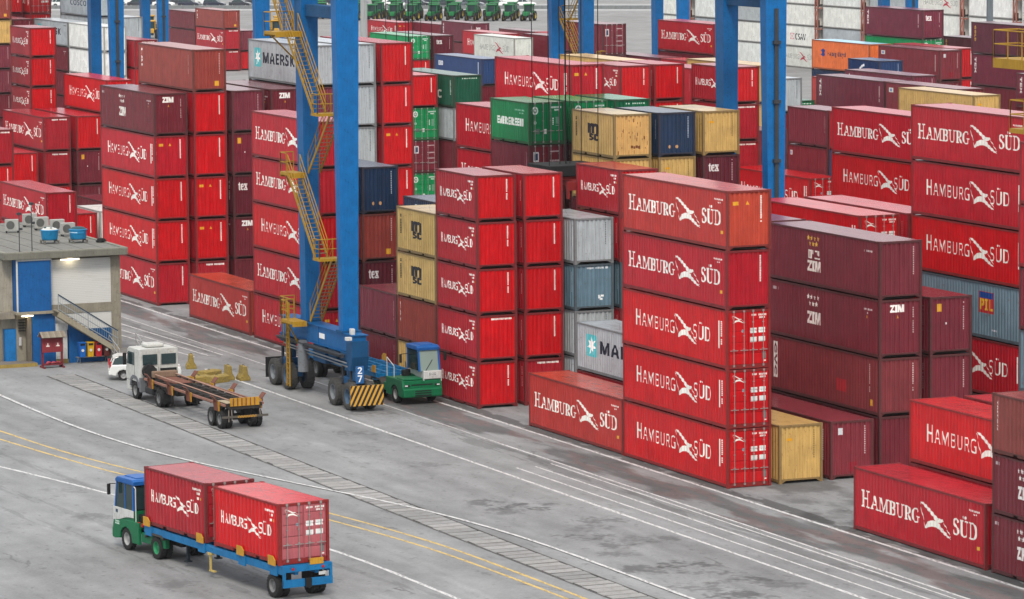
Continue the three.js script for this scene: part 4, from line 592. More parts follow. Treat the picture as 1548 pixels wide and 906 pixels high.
// ---------------------------------------------------------------- vehicles (built heading +x, y up, origin on the ground)
const GRN = M('#0d6b45', 0.45), WHT = M('#c9cccb', 0.45), BLU = M('#1c5ea8', 0.45), FRAMEB = M('#1270a8', 0.55), YGD = M('#c08f2c', 0.6), RUST = M('#7a4f42', 0.85), RUSTP = M('#93695b', 0.8), CHAS = M('#33302f', 0.8), REDL = M('#b3202a', 0.3), LIGHTM = M('#d9dcdc', 0.2);
function windowPane(parent, pts, d, name = 'window') { return mesh(name, extr(pts, 0.02, d), GLASS, parent); }
function yardTractor(label, x, v, turn, number) {
  const o = thing('yard_tractor', label, 'tractor', x, 0.006, -v, turn);
  // chassis deck behind the cab
  mesh('chassis', [bx(-2.9, 0.3, 0.62, 0.95, -0.5, 0.5, 0.03), bx(-2.6, -1.3, 0.95, 1.08, -0.9, 0.9, 0.03)], CHAS, o);
  mesh('fifth_wheel', [cyl(-1.75, 1.16, 0, 0.5, 0.14, 'y', 20), bx(-2.4, -1.9, 1.06, 1.14, -0.35, 0.35)], GREASE, o);
  // lower body with wheel arches, green, on both sides
  const lower = [[-0.15, 0.42], [0.52, 0.42], [0.62, 0.78], [0.85, 1.0], [1.15, 1.08], [1.45, 1.0], [1.66, 0.8], [1.74, 0.5], [2.3, 0.42], [2.45, 0.7], [2.42, 1.05], [2.3, 1.42], [-0.15, 1.42]];
  mesh('lower_body', [extr(lower, 0.16, -1.22, 0.03), extr(lower, 0.16, 1.06, 0.03), bx(2.12, 2.36, 0.5, 1.38, -1.1, 1.1, 0.05), bx(-0.1, 2.2, 1.1, 1.4, -1.05, 1.05), bx(1.3, 2.3, 1.38, 1.52, -0.1, 1.15, 0.06), bx(-2.5, -0.2, 0.55, 1.0, -1.1, -0.86, 0.04), bx(-2.5, -0.2, 0.55, 1.0, 0.86, 1.1, 0.04)], GRN, o);
  const bmp = mesh('bumper', [bx(2.3, 2.56, 0.42, 0.95, -1.22, 1.22, 0.1)], GRN, o);
  mesh('grille_slot', [bx(2.55, 2.57, 0.5, 0.58, -0.5, 0.5), bx(2.55, 2.57, 0.64, 0.71, -0.5, 0.5), bx(2.55, 2.57, 0.77, 0.83, -0.5, 0.5)], DARK, bmp); mesh('grille', [bx(2.355, 2.375, 1.1, 1.17, -0.65, 0.65)], DARK, o);
  for (const s of [-1, 1]) { const h = mesh('headlight', [bx(2.34, 2.4, 1.04, 1.16, s * 0.95 - 0.2, s * 0.95 + 0.16, 0.03)], DARK, o); mesh('lens', [bx(2.385, 2.41, 1.06, 1.14, s * 0.98 - 0.1, s * 0.98 + 0.08, 0.02)], LIGHTM, h); }
  // white band with a swooping lower edge
  const sw = [[0.35, 1.9], [2.32, 1.9], [2.36, 1.28], [2.1, 1.3], [1.7, 1.36], [1.2, 1.5], [0.8, 1.56], [0.35, 1.58]];
  mesh('white_band', [extr(sw, 0.05, -1.235, 0.01), extr(sw, 0.05, -0.16 + 0.0, 0.01), bx(2.1, 2.385, 1.42, 1.9, -1.2, -0.12, 0.05)], WHT, o);
  mesh('cab_body', [bx(0.36, 2.28, 1.4, 1.88, -1.19, -0.13)], GRN, o);
  // cab: on the driver's side, glazed all round, with a blue roof
  const Z0 = -1.2, Z1 = 0.12, po = [];
  for (const [px, pz] of [[0.42, Z0 + 0.05], [0.42, Z1 - 0.05], [2.22, Z0 + 0.05], [2.22, Z1 - 0.05]]) po.push(beam([px, 1.86, pz], [px > 1 ? px - 0.22 : px, 3.1, pz], 0.1, 0.1)); po.push(beam([1.2, 1.86, Z0 + 0.04], [1.2, 3.1, Z0 + 0.04], 0.08, 0.06));
  mesh('cab_pillars', po, BLU, o);
  mesh('cab_roof', [extr([[0.3, 3.06], [2.1, 3.06], [2.12, 3.2], [1.9, 3.32], [0.4, 3.32], [0.3, 3.22]], Z1 - Z0 + 0.06, Z0 - 0.03, 0.04), bx(0.6, 1.8, 3.3, 3.36, Z0 + 0.3, Z1 - 0.3, 0.02)], BLU, o);
  windowPane(o, [[0.48, 1.9], [1.16, 1.9], [1.16, 3.06], [0.48, 3.06]], Z0 + 0.02); windowPane(o, [[1.25, 1.9], [2.16, 1.9], [1.96, 3.06], [1.25, 3.06]], Z0 + 0.02);
  windowPane(o, [[0.48, 1.9], [2.16, 1.9], [1.96, 3.06], [0.48, 3.06]], Z1 - 0.06);
  { const g = bx(0, 0.02, 0, 1.2, Z0 + 0.1, Z1 - 0.1); g.rotateZ(0.17); g.translate(2.2, 1.88, 0); mesh('windscreen', g, GLASS_SHEEN, o); mesh('wiper', [beam([2.23, 1.9, -0.3], [2.12, 2.5, -0.75], 0.02, 0.03)], DARK, o); }
  mesh('rear_window', [bx(0.39, 0.41, 1.95, 3.0, Z0 + 0.12, Z1 - 0.12)], GLASS, o);
  mesh('mirror', [bx(2.2, 2.3, 2.45, 2.95, Z0 - 0.36, Z0 - 0.2, 0.03), bar([2.1, 2.95, Z0], [2.24, 2.95, Z0 - 0.26], 0.02)], DARK, o); mesh('mirror', [bx(2.2, 2.3, 2.45, 2.95, Z1 + 1.06, Z1 + 1.2, 0.03), bar([2.1, 2.95, Z1], [2.24, 2.95, Z1 + 1.1], 0.02)], DARK, o);
  mesh('exhaust_stack', [cyl(0.12, 2.3, -0.62, 0.09, 1.9, 'y', 12), bx(-0.1, 0.3, 0.95, 1.75, -1.0, 0.3, 0.05)], DARK, o);
  mesh('grab_rail', [bar([0.2, 0.95, -1.16], [0.2, 2.95, -1.16], 0.03), bar([0.2, 2.95, -1.16], [0.45, 3.05, -1.16], 0.03), bar([0.9, 1.45, 1.12], [0.9, 2.1, 1.12], 0.03), bar([0.9, 2.1, 1.12], [-0.2, 2.5, 1.12], 0.03), bar([-0.2, 1.0, 1.12], [-0.2, 2.5, 1.12], 0.03)], WHT, o);
  mesh('air_hose', new THREE.TubeGeometry(new THREE.CatmullRomCurve3([V3(0.1, 2.2, 0.1), V3(-0.3, 1.7, -0.1), V3(-0.7, 1.25, -0.2), V3(-1.1, 1.3, -0.1)]), 20, 0.035, 6), M('#b9b6b0', 0.6), o);
  mesh('rear_lamp', [cyl(-0.05, 1.35, -1.14, 0.1, 0.08, 'z', 14), cyl(-0.32, 1.33, -1.1, 0.09, 0.08, 'z', 14)], REDL, o);
  const fend = [[-2.55, 1.02], [-2.45, 1.16], [-1.05, 1.16], [-0.8, 0.95], [-0.8, 0.85], [-1.1, 1.06], [-2.4, 1.06], [-2.48, 0.95]]; for (const z of [-1.24, 0.64]) mesh('mudguard', extr(fend, 0.6, z), M('#4a4644', 0.85), o);
  for (const s of [-1, 1]) { wheel(o, 1.15, 0.52, s * 1.03, 0.52, 0.3, '#a5a7a8'); wheel(o, -1.78, 0.52, s * 1.05, 0.52, 0.3, '#2c8a5c'); wheel(o, -1.78, 0.52, s * 0.72, 0.52, 0.3, '#555'); }
  const nm = printed(96, 48, '#0d6b45', (g) => fit(g, number, 'bold # sans-serif', 10, 8, 74, 32, '#dfe6e2')); plate('number_plate', 0.5, 0.25, nm, o, 1.95, 1.2, -1.225, Math.PI);
  const nf = printed(96, 40, '#c9cccb', (g) => fit(g, number, 'bold # sans-serif', 10, 6, 74, 28, '#3c4447')); plate('number_plate', 0.6, 0.22, nf, o, 2.392, 1.72, -0.65, Math.PI / 2);
  mesh('door_emblem', [bx(1.86, 2.05, 1.66, 1.8, -1.25, -1.238)], M('#30465c', 0.6), o);
  return o;
}
// chassis trailer: x runs from -len/2 (rear) to len/2 (front, over the tractor)
function chassisTrailer(label, x, v, turn, len, style, axles, group) {
  const o = thing('chassis_trailer', label, 'trailer', x, 0.006, -v, turn, group), h = len / 2, fm = style === 'blue' ? FRAMEB : CHAS, rail = style === 'blue' ? FRAMEB : RUSTP;
  for (const s of [-1, 1]) mesh('main_beam', [bx(-h, h - 1.2, 1.05, 1.42, s * 0.5 - 0.09, s * 0.5 + 0.09, 0.01), bx(h - 1.3, h, 1.2, 1.42, s * 0.5 - 0.09, s * 0.5 + 0.09, 0.01)], fm, o);
  for (const s of [-1, 1]) mesh('side_rail', [bx(-h, h, style === 'blue' ? 1.1 : 1.3, 1.42, s * 1.12 - 0.05, s * 1.12 + 0.05)], rail, o);
  const n = Math.round(len / 1.15); for (let i = 0; i <= n; i++) { const xx = -h + 0.08 + (len - 0.16) * i / n; mesh('cross_member', [bx(xx - 0.07, xx + 0.07, 1.22, 1.40, -1.06, 1.06)], fm, o); }
  const guides = style === 'blue' ? [-h + 0.5, -h + 0.5 + 4.9, -0.1 + 0.6, h - 0.6] : [-h + 0.9, -h + 5.2, h - 4.6, h - 1.4];
  (style === 'blue' ? [h - 0.5, 0.85, -3.0, -h + 0.75] : guides).forEach((gx) => { for (const s of [-1, 1]) {
    if (style === 'blue') { const b = mesh('corner_guide', [bx(gx - 0.32, gx + 0.32, 1.0, 1.45, s * 1.2 - 0.03, s * 1.2 + 0.04, 0.01)], FRAMEB, o); const p = [[gx - 0.32, 1.44], [gx + 0.32, 1.44], [gx + 0.32, 1.85], [gx - 0.12, 1.85], [gx - 0.32, 1.68]]; mesh('guide_plate', extr(p, 0.05, s * 1.29 - 0.025, 0.005), YGD, b); }
    else { const b = mesh('corner_guide', [bx(gx - 0.3, gx + 0.3, 0.98, 1.5, s * 1.24 - 0.02, s * 1.24 + 0.03)], YGD, o); const g = []; for (const q of [-0.24, -0.08, 0.08, 0.24]) g.push(beam([gx + q, 1.0, s * 1.29], [gx + q, 1.52, s * 1.36], 0.04, 0.05)); mesh('guide_rib', g, RUST, b); const flare = bx(-0.26, 0.26, -0.02, 0.02, -0.2, 0.2); flare.rotateX(s * -0.9); flare.translate(gx, 1.66, s * 1.42); mesh('flared_top', flare, RUST, b); }
  } });
  if (style === 'rusty') { mesh('deck_plate', [bx(h - 3.4, h - 0.6, 1.43, 1.46, -0.58, 0.58)], RUST, o); mesh('deck_plate', [bx(-h + 0.1, -h + 1.5, 1.43, 1.46, -1.0, 1.0)], M('#a59a84', 0.9), o);
    mesh('head_box', [bx(h - 0.5, h - 0.1, 1.42, 1.8, -0.75, 0.75, 0.06)], M('#86705f', 0.9), o);
    for (const s of [-1, 1]) mesh('guide_rope', [bar([h - 0.5, 1.62, s * 0.62], [-h + 0.4, 1.5, s * 0.5], 0.035)], M('#b08d7d', 0.8), o); }
  for (const s of [-1, 1]) mesh('landing_leg', [bx(h - 3.6, h - 3.48, 0.25, 1.15, s * 0.75 - 0.06, s * 0.75 + 0.06), bx(h - 3.68, h - 3.4, 0.2, 0.26, s * 0.75 - 0.14, s * 0.75 + 0.14)], style === 'blue' ? M('#26313a', 0.7) : CHAS, o);
  for (let a = 0; a < axles; a++) { const ax = -h + (axles === 1 ? 0.95 : 0.75) + a * 1.32; mesh('axle', [cyl(ax, 0.52, 0, 0.09, 2.0, 'z', 10), bx(ax - 0.4, ax + 0.4, 0.62, 1.06, -0.62, -0.46), bx(ax - 0.4, ax + 0.4, 0.62, 1.06, 0.46, 0.62)], CHAS, o); for (const s of [-1, 1]) { wheel(o, ax, 0.52, s * 1.04, 0.52, 0.3, '#77797b'); wheel(o, ax, 0.52, s * 0.71, 0.52, 0.3, '#555'); } }
  if (style === 'blue') {
    mesh('rear_frame', [bx(-h - 0.1, -h, 1.2, 1.44, -1.18, 1.18), bx(-h - 0.1, -h, 0.62, 1.2, -1.18, -1.06), bx(-h - 0.1, -h, 0.62, 1.2, 1.06, 1.18), bx(-h - 0.12, -h - 0.02, 0.55, 0.88, -1.18, 1.18), bx(-h - 0.06, -h + 0.9, 1.42, 1.47, -1.18, 1.18)], FRAMEB, o);
    mesh('rear_stop', [bx(-h - 0.12, -h - 0.05, 1.45, 1.72, 0.1, 0.75, 0.01)], YGD, o); mesh('tail_lamp', [bx(-h - 0.13, -h - 0.1, 1.28, 1.38, -0.78, -0.66)], REDL, o); mesh('tail_lamp', [bx(-h - 0.13, -h - 0.1, 1.28, 1.38, 0.66, 0.78)], REDL, o); mesh('coupling', [bx(-h - 0.22, -h - 0.1, 0.5, 0.9, -0.16, 0.12)], DARK, o); mesh('number_plate', [bx(-h - 0.14, -h - 0.12, 0.98, 1.12, 0.5, 0.85)], M('#bfc2c2', 0.6), o);
    mesh('support_stand', [bx(0.05, 0.13, 0.32, 1.1, -1.2, -1.12), bx(-0.35, 0.15, 0.28, 0.34, -1.22, -1.1), bx(-0.05, 0.2, 1.0, 1.1, -1.25, -1.05)], M('#c9b26a', 0.6), o);
    mesh('air_tank', [cyl(-h + 1.9, 0.95, 0, 0.17, 1.2, 'z', 14)], CHAS, o); mesh('side_lettering', [bx(-1.1, 0.2, 1.33, 1.39, -1.175, -1.17)], printed(128, 16, '#1270a8', (g, w, h2) => code(g, 4, 3, 110, 9, 12, '#cfd8df')), o);
  } else {
    mesh('rear_beam', [bx(-h - 0.08, -h, 1.12, 1.46, -0.95, 0.95)], CHAS, o); const yb = mesh('rear_stop', [bx(-h - 0.12, -h - 0.06, 1.3, 1.75, -0.85, 0.85)], YGD, o); mesh('stop_rib', [-0.7, -0.45, -0.2, 0.05, 0.3, 0.55].map((q) => bx(-h - 0.16, -h - 0.11, 1.32, 1.74, q, q + 0.05)), RUST, yb);
    const bb = mesh('bumper', new THREE.BoxGeometry(0.06, 0.12, 2.7), M('#5b5751', 0.8), o); bb.position.set(-h - 0.15, 0.72, 0); plate('hazard_strip', 1.1, 0.12, hazard, o, -h - 0.19, 0.72, 0.1, -Math.PI / 2);
    mesh('bumper_bracket', [beam([-h, 1.2, -0.9], [-h - 0.12, 0.45, -0.95], 0.04, 0.06), beam([-h, 1.2, -0.75], [-h - 0.12, 0.5, -0.75], 0.04, 0.06), beam([-h, 1.2, 0.9], [-h - 0.12, 0.72, 0.9], 0.04, 0.06)], M('#8b8178', 0.7), o);
  }
  return o;
}
const local = (cx, cv, turn, lx, lz) => [cx + lx * Math.cos(turn) + lz * Math.sin(turn), cv - (-lx * Math.sin(turn) + lz * Math.cos(turn))];   // turn a local x,z into u,v
{ // loaded truck in the foreground, heading away to the left
  const T = Math.PI + 0.135, cx = 11.92, cv = -30.0;            // trailer middle
  chassisTrailer('blue chassis trailer with yellow guides carrying two red containers', cx, cv, T, 13.3, 'blue', 1);
  const a = local(cx, cv, T, 7.32, 0); yardTractor('green and white tractor with blue roof pulling two red containers', a[0] , a[1], T + 0.02, '222');
  for (const [lx, lv, lab] of [[3.44, 'hs20D', 'front red container with bird lettering on the blue trailer'], [-3.42, 'hs20P', 'rear red container with faded pink doors on blue trailer']]) {
    const p = local(cx, cv, T, lx, 0); container(lv, 20, 'S', p[0], 1.478, -p[1], T - Math.PI, lab);
  }
}
yardTractor('green tractor with blue cab under the gantry crane', -37.6, -1.95, 0, '22-222');
chassisTrailer('empty blue chassis trailer behind green tractor', -45.2, -1.95, 0, 12.4, 'blue', 2);
{ // white road truck with an empty rusty skeletal trailer
  const T = Math.PI + 0.03, tx = -36.9, tv = -14.6; chassisTrailer('empty rusty skeletal trailer behind white truck', tx, tv, T, 12.8, 'rusty', 2);
  const p = local(tx, tv, T, 6.8, 0), o = thing('white_truck', 'white cab truck coupled to the rusty skeletal trailer', 'truck', p[0], 0.006, -p[1], T);
  const WC = M('#c4c6c2', 0.5), GC = M('#6b6f74', 0.7);
  mesh('chassis', [bx(-3.9, 2.2, 0.7, 0.98, -0.45, 0.45, 0.03), bx(-3.3, -2.2, 0.98, 1.12, -0.8, 0.8, 0.03)], CHAS, o); mesh('fifth_wheel', [cyl(-2.75, 1.17, 0, 0.48, 0.1, 'y', 18)], GREASE, o);
  const prof = [[0.2, 1.05], [2.55, 1.05], [2.62, 1.5], [2.5, 1.95], [2.3, 2.85], [2.05, 2.98], [0.2, 2.98]];
  mesh('cab_shell', [extr(prof, 2.36, -1.18, 0.05)], WC, o); mesh('roof_unit', [bx(0.75, 1.75, 2.98, 3.22, -0.55, 0.55, 0.1)], WC, o);
  mesh('lower_front', [bx(1.9, 2.6, 0.42, 1.06, -1.16, 1.16, 0.08)], WC, o);
  for (const s of [-1, 1]) { const z = s > 0 ? 1.172 : -1.192; windowPane(o, [[1.15, 1.98], [2.36, 1.98], [2.16, 2.72], [1.15, 2.72]], z, 'side_window'); mesh('door_seam', [bx(1.08, 1.1, 1.1, 2.85, s * 1.185 - 0.004, s * 1.185 + 0.004)], DARK, o); mesh('mudguard', [extr([[0.5, 0.75], [0.62, 1.05], [0.9, 1.22], [1.3, 1.22], [1.62, 1.05], [1.75, 0.75], [1.9, 0.75], [1.75, 1.2], [1.4, 1.4], [0.8, 1.4], [0.45, 1.2], [0.35, 0.75]], 0.35, s > 0 ? 0.86 : -1.21), bx(0.12, 0.35, 0.5, 1.35, s > 0 ? 0.75 : -1.2, s > 0 ? 1.2 : -0.75, 0.04)], GC, o); mesh('mirror', [bx(2.2, 2.3, 1.9, 2.6, s * 1.36 - 0.12, s * 1.36 + 0.1, 0.03), bar([2.2, 2.6, s * 1.18], [2.25, 2.5, s * 1.4], 0.02)], DARK, o); }
  mesh('windscreen', (() => { const g = bx(-0.01, 0.01, 0, 0.9, -1.0, 1.0); g.rotateZ(0.2); g.translate(2.5, 1.96, 0); return g; })(), GLASS, o);
  for (const [a, b] of [[-1.02, -0.12], [0.12, 1.02]]) mesh('rear_window', [bx(0.135, 0.15, 2.08, 2.68, a, b, 0.005)], GLASS, o); mesh('rear_rib', [bx(0.13, 0.16, 1.3, 2.9, -0.04, 0.04)], WC, o);
  plate('door_number', 0.5, 0.42, printed(64, 52, '#c4c6c2', (g) => fit(g, '69', 'bold # sans-serif', 6, 6, 52, 40, '#2a2c30')), o, 0.138, 1.72, -0.35, -Math.PI / 2); mesh('rear_vent', [bx(0.12, 0.145, 1.52, 1.85, 0.05, 1.05)], DARK, o);
  mesh('spare_wheel', [cyl(-0.15, 1.75, -0.75, 0.4, 0.25, 'x', 24)], RUBBER, o); mesh('fuel_tank', [bx(-1.6, -0.3, 0.5, 0.95, -1.1, -0.55, 0.12), bx(-1.4, -0.3, 0.5, 0.95, 0.55, 1.1, 0.12)], BLACKM, o); mesh('battery_box', [bx(-2.0, -1.65, 0.55, 1.0, 0.55, 1.05, 0.04)], BLACKM, o);
  mesh('mud_flap', [bx(-3.62, -3.58, 0.3, 0.85, -1.2, -0.65), bx(-3.62, -3.58, 0.3, 0.85, 0.65, 1.2)], DARK, o);
  for (const s of [-1, 1]) { wheel(o, 1.12, 0.52, s * 1.03, 0.52, 0.3, '#8a8c8d'); wheel(o, -2.8, 0.52, s * 1.04, 0.52, 0.3, '#6c6e70'); wheel(o, -2.8, 0.52, s * 0.71, 0.52, 0.3, '#555'); }
}
// passenger car: side outline pushed across, tucked-in glasshouse
function car(name, label, x, v, turn, hex, wagon, group, fine = true) {
  const o = thing(name, label, 'car', x, 0.006, -v, turn, group), P = new THREE.MeshPhysicalMaterial({ color: hex, roughness: 0.3, clearcoat: 0.6, clearcoatRoughness: 0.1 });
  const L = 2.15, body = [[-L, 0.35], [-L + 0.02, 0.78], [-L + 0.12, 0.95], [0.55, 0.98], [1.5, 0.88], [2.05, 0.72], [L, 0.55], [L, 0.3], [1.75, 0.24], [1.7, 0.42], [1.55, 0.58], [1.32, 0.64], [1.1, 0.58], [0.95, 0.42], [0.9, 0.22], [-0.9, 0.22], [-0.95, 0.42], [-1.1, 0.58], [-1.32, 0.64], [-1.55, 0.58], [-1.7, 0.42], [-1.75, 0.26]];
  mesh('body', [extr(body, 1.66, -0.83, 0.07)], P, o);
  const roof = wagon ? [[-2.03, 0.93], [-1.86, 1.36], [-1.6, 1.46], [-0.1, 1.48], [0.35, 1.4], [1.02, 0.94]] : [[-1.6, 0.93], [-1.1, 1.38], [-0.9, 1.44], [-0.1, 1.46], [0.3, 1.38], [0.98, 0.94]];
  const g = extr(roof, 1.5, -0.75, 0.05), p = g.attributes.position; for (let i = 0; i < p.count; i++) { const t = Math.max(0, (p.getY(i) - 0.94) / 0.5); p.setZ(i, p.getZ(i) * (1 - 0.16 * t)); } g.computeVertexNormals(); mesh('glasshouse', g, GLASS, o);
  const cap = (wagon ? [[-1.9, 1.36], [-1.62, 1.475], [-0.1, 1.495], [0.35, 1.41], [0.33, 1.44], [-0.1, 1.52], [-1.62, 1.505], [-1.92, 1.38]] : [[-1.12, 1.38], [-0.9, 1.455], [-0.1, 1.475], [0.3, 1.39], [0.28, 1.42], [-0.1, 1.5], [-0.9, 1.48], [-1.14, 1.4]]); mesh('roof', extr(cap, 1.28, -0.64), P, o);
  const pl = []; for (const s of [-1, 1]) { for (const q of wagon ? [[0.98, 0.95, 0.33, 1.41], [-0.25, 0.95, -0.2, 1.47], [-1.25, 0.95, -1.1, 1.47], [-2.02, 0.94, -1.82, 1.4]] : [[0.95, 0.95, 0.28, 1.4], [-0.35, 0.95, -0.3, 1.46], [-1.58, 0.95, -1.05, 1.4]]) pl.push(beam([q[0], q[1], s * 0.765], [q[2], q[3], s * 0.645], 0.05, 0.07)); } mesh('pillars', pl, P, o);
  if (fine) { for (const s of [-1, 1]) { mesh('tail_lamp', [bx(-L - 0.01, -L + 0.1, 0.78, 1.15, s * 0.76 - 0.07, s * 0.76 + 0.05, 0.02)], REDL, o); mesh('headlight', [bx(L - 0.2, L - 0.02, 0.6, 0.74, s * 0.62 - 0.14, s * 0.62 + 0.14, 0.03)], LIGHTM, o); mesh('door_handle', [bx(-0.15, 0.05, 0.86, 0.89, s * 0.83 - 0.01, s * 0.83 + 0.02)], P, o); mesh('mirror', [bx(0.62, 0.78, 0.98, 1.1, s * 0.9 - 0.08, s * 0.9 + 0.08, 0.03)], P, o); } mesh('bumper', [bx(-L - 0.05, -L + 0.15, 0.35, 0.6, -0.8, 0.8, 0.05)], P, o); }
  for (const wx of [-1.32, 1.32]) for (const s of [-1, 1]) wheel(o, wx, 0.3, s * 0.73, 0.3, 0.2, '#a9abad', RUBBER, 'wheel', 12);
  return o;
}
car('parked_car', 'white hatchback parked between truck cab and building stairs', -53.4, -12.55, Math.PI / 2 - 0.28, 0xd6d9d8, true);
// ---------------------------------------------------------------- the two-storey yard building
{
  const b = thing('yard_building', 'two-storey blue and white building with outside stair', 'building', -72, 0.006, 14), BU = -72, BV = -14;
  const box = (u0, u1, y0, y1, v0, v1, bev = 0) => bx(u0 - BU, u1 - BU, y0, y1, -(v0 - BV), -(v1 - BV), bev);
  const BEIGE = M('#8f8a7c', 0.85), BLUEW = M('#0f5a9c', 0.6), WHITEW = M('#c2c4c2', 0.8), ROOFC = M('#7d7d78', 0.95), CONC = M('#75756c', 0.92);
  const brick = (() => { const [c, g] = canvas(512, 256); g.fillStyle = '#c2c4c2'; g.fillRect(0, 0, 512, 256); for (let y = 0; y < 256; y += 10) { g.fillStyle = 'rgba(120,122,120,.28)'; g.fillRect(0, y, 512, 1.4); } for (let i = 0; i < 50; i++) { g.fillStyle = 'rgba(140,140,132,.10)'; g.fillRect(rnd() * 512, rnd() * 256, rr(10, 90), rr(3, 12)); } return new THREE.MeshStandardMaterial({ map: ctex(c), roughness: 0.85 }); })();
  const F = -63;                                   // face plane
  mesh('core_wall', [box(-82, F - 0.25, 0, 6.55, -17.6, -10.95)], BEIGE, b);
  mesh('column', [box(F - 0.4, F, 0, 6.5, -11.5, -10.9)], BEIGE, b); mesh('floor_band', [box(F - 0.3, F - 0.02, 3.05, 3.62, -15.5, -11.5)], BEIGE, b);
  const panel = (name, u, y0, y1, v0, v1, m) => { const g = new THREE.BoxGeometry(0.1, y1 - y0, v1 - v0); const o = mesh(name, g, m, b); o.position.set(u - BU, (y0 + y1) / 2, -((v0 + v1) / 2 - BV)); return o; };
  panel('wall_panel', F - 0.12, 3.62, 6.42, -15.5, -11.5, brick); panel('wall_panel', F - 0.12, 2.02, 3.05, -15.5, -11.5, brick); panel('wall_panel', F - 0.12, 0, 2.02, -15.5, -11.5, M('#0e4f82', 0.65));
  // projecting blue bay at the left, upper floor, over a recessed entrance
  mesh('bay_wall', [box(F - 0.4, F + 0.55, 3.35, 6.52, -17.75, -15.55)], BLUEW, b); mesh('bay_trim', [box(F + 0.55, F + 0.6, 3.3, 6.58, -17.78, -17.68), box(F + 0.55, F + 0.6, 6.48, 6.58, -17.67, -15.5)], M('#c9cbc9', 0.7), b); mesh('bay_slab', [box(F - 0.4, F + 0.7, 3.18, 3.34, -17.85, -15.45)], M('#9a9484', 0.85), b);
  mesh('side_wall', [box(-82, F - 0.3, 3.3, 6.5, -18.4, -17.78)], M('#a39d8e', 0.85), b); mesh('side_slab', [box(-82, F + 0.1, 2.9, 3.29, -18.9, -17.78)], M('#8c867a', 0.9), b);
  mesh('lower_wall', [box(F - 0.1, F + 0.4, 0, 3.17, -16.75, -15.3)], BLUEW, b); mesh('entry_wall', [box(F - 0.8, F - 0.32, 0, 2.2, -18.3, -17.2)], M('#1770b4', 0.6), b); mesh('entry_pillar', [box(F - 0.1, F + 0.3, 0, 3.17, -17.05, -16.78)], M('#6e675c', 0.85), b); mesh('entry_pillar', [box(F - 0.9, F - 0.6, 0, 2.9, -18.75, -18.45)], M('#8b8476', 0.85), b);
  mesh('door', [box(F + 0.38, F + 0.44, 0.28, 2.5, -15.28, -14.55)], M('#c9ccca', 0.6), b); mesh('door_sill', [box(F - 0.1, F + 0.5, 0, 0.26, -15.28, -14.5)], M('#8a7a4a', 0.9), b);
  mesh('under_stair_wall', [extr([[0, 0], [2.6, 0], [2.6, 0.85], [0, 2.55]], 0.12, 0)].map((g) => { g.rotateY(Math.PI / 2); g.translate(F + 0.3 - BU, 0, 14.45 + BV + 0.0); return g; }), M('#0e5a9a', 0.6), b);
  mesh('entry_platform', [box(F - 0.6, F + 1.1, 0, 0.22, -19.6, -16.75)], M('#77716a', 0.9), b); mesh('platform_edge', [box(F + 1.1, F + 1.16, 0, 0.21, -19.6, -16.75), box(F - 0.6, F + 1.16, 0, 0.21, -16.75, -16.7)], M('#a08b4c', 0.8), b);
  mesh('fire_extinguisher', [cyl(F - 0.1 - BU, 1.45, 17.4 + BV, 0.1, 0.5, 'y', 12)], M('#b9b9bb', 0.4), b); mesh('louvre', [0, 1, 2, 3, 4].map((i) => box(F - 0.2, F + 0.1, 2.1 + i * 0.17, 2.13 + i * 0.17, -17.5, -17.1)), DARK, b);
  // roof slab with fascia
  mesh('roof_slab', [box(-82.6, F + 0.75, 6.6, 6.98, -18.6, -10.62, 0.02)], CONC, b); mesh('roof_surface', [box(-82.3, F + 0.45, 6.981, 7.0, -18.3, -10.9)], ROOFC, b); mesh('roof_edge', [box(F + 0.5, F + 0.75, 6.98, 7.06, -18.6, -10.62), box(-82.6, F + 0.5, 6.98, 7.06, -10.87, -10.62), box(-82.6, F + 0.5, 6.98, 7.06, -18.6, -18.35)], M('#8a8a80', 0.9), b);
  for (const vv of [-17.2, -15.9, -14.6, -13.3, -12]) mesh('roof_joint', [box(-82, F + 0.4, 7.001, 7.012, vv, vv + 0.04)], M('#5f5f5c', 0.95), b);
  // the stair: steps between stringers, rails with bars
  const st = new THREE.Group(); st.name = 'outside_stair'; b.add(st); const n = 15, su = F + 0.95;
  for (let i = 0; i < n; i++) { const t = i / (n - 1), v = -11.75 - t * 3.6, y = 0.95 + t * 2.45; mesh('step', box(F + 0.45, F + 1.45, y - 0.06, y, v - 0.15, v + 0.12), M('#8d8778', 0.9), st); }
  mesh('stringer', [beam([su + 0.5 - BU, 0.72, 11.6 + BV], [su + 0.5 - BU, 3.2, 15.4 + BV], 0.1, 0.32), beam([su - 0.5 - BU, 0.72, 11.6 + BV], [su - 0.5 - BU, 3.2, 15.4 + BV], 0.1, 0.32)], M('#9b9482', 0.85), st);
  mesh('landing', [box(F + 0.2, F + 2.2, 0, 0.72, -12.0, -10.2)], M('#7c7b77', 0.9), b); mesh('landing_step', [box(F + 2.2, F + 2.5, 0, 0.48, -12.0, -10.2), box(F + 2.5, F + 2.8, 0, 0.24, -12.0, -10.2)], M('#86857f', 0.9), b);
  { const r = [], zz = (t) => 11.6 + BV + t * 3.8, yy = (t) => 0.95 + t * 2.45, X = su + 0.52 - BU; for (const hh of [0.95, 0.55, 0.1]) r.push(bar([X, yy(0) + hh, zz(0)], [X, yy(1) + hh, zz(1)], 0.028)); for (let i = 0; i <= 26; i++) { const t = i / 26; r.push(bar([X, yy(t) + 0.1, zz(t)], [X, yy(t) + 0.95, zz(t)], i % 13 ? 0.009 : 0.03, 5)); } mesh('stair_railing', r, M('#a9b3ba', 0.4, 0.4), st); mesh('handrail', [bar([X, yy(0) + 1.02, zz(0)], [X, yy(1) + 1.02, zz(1)], 0.035)], M('#22384e', 0.5), st); }
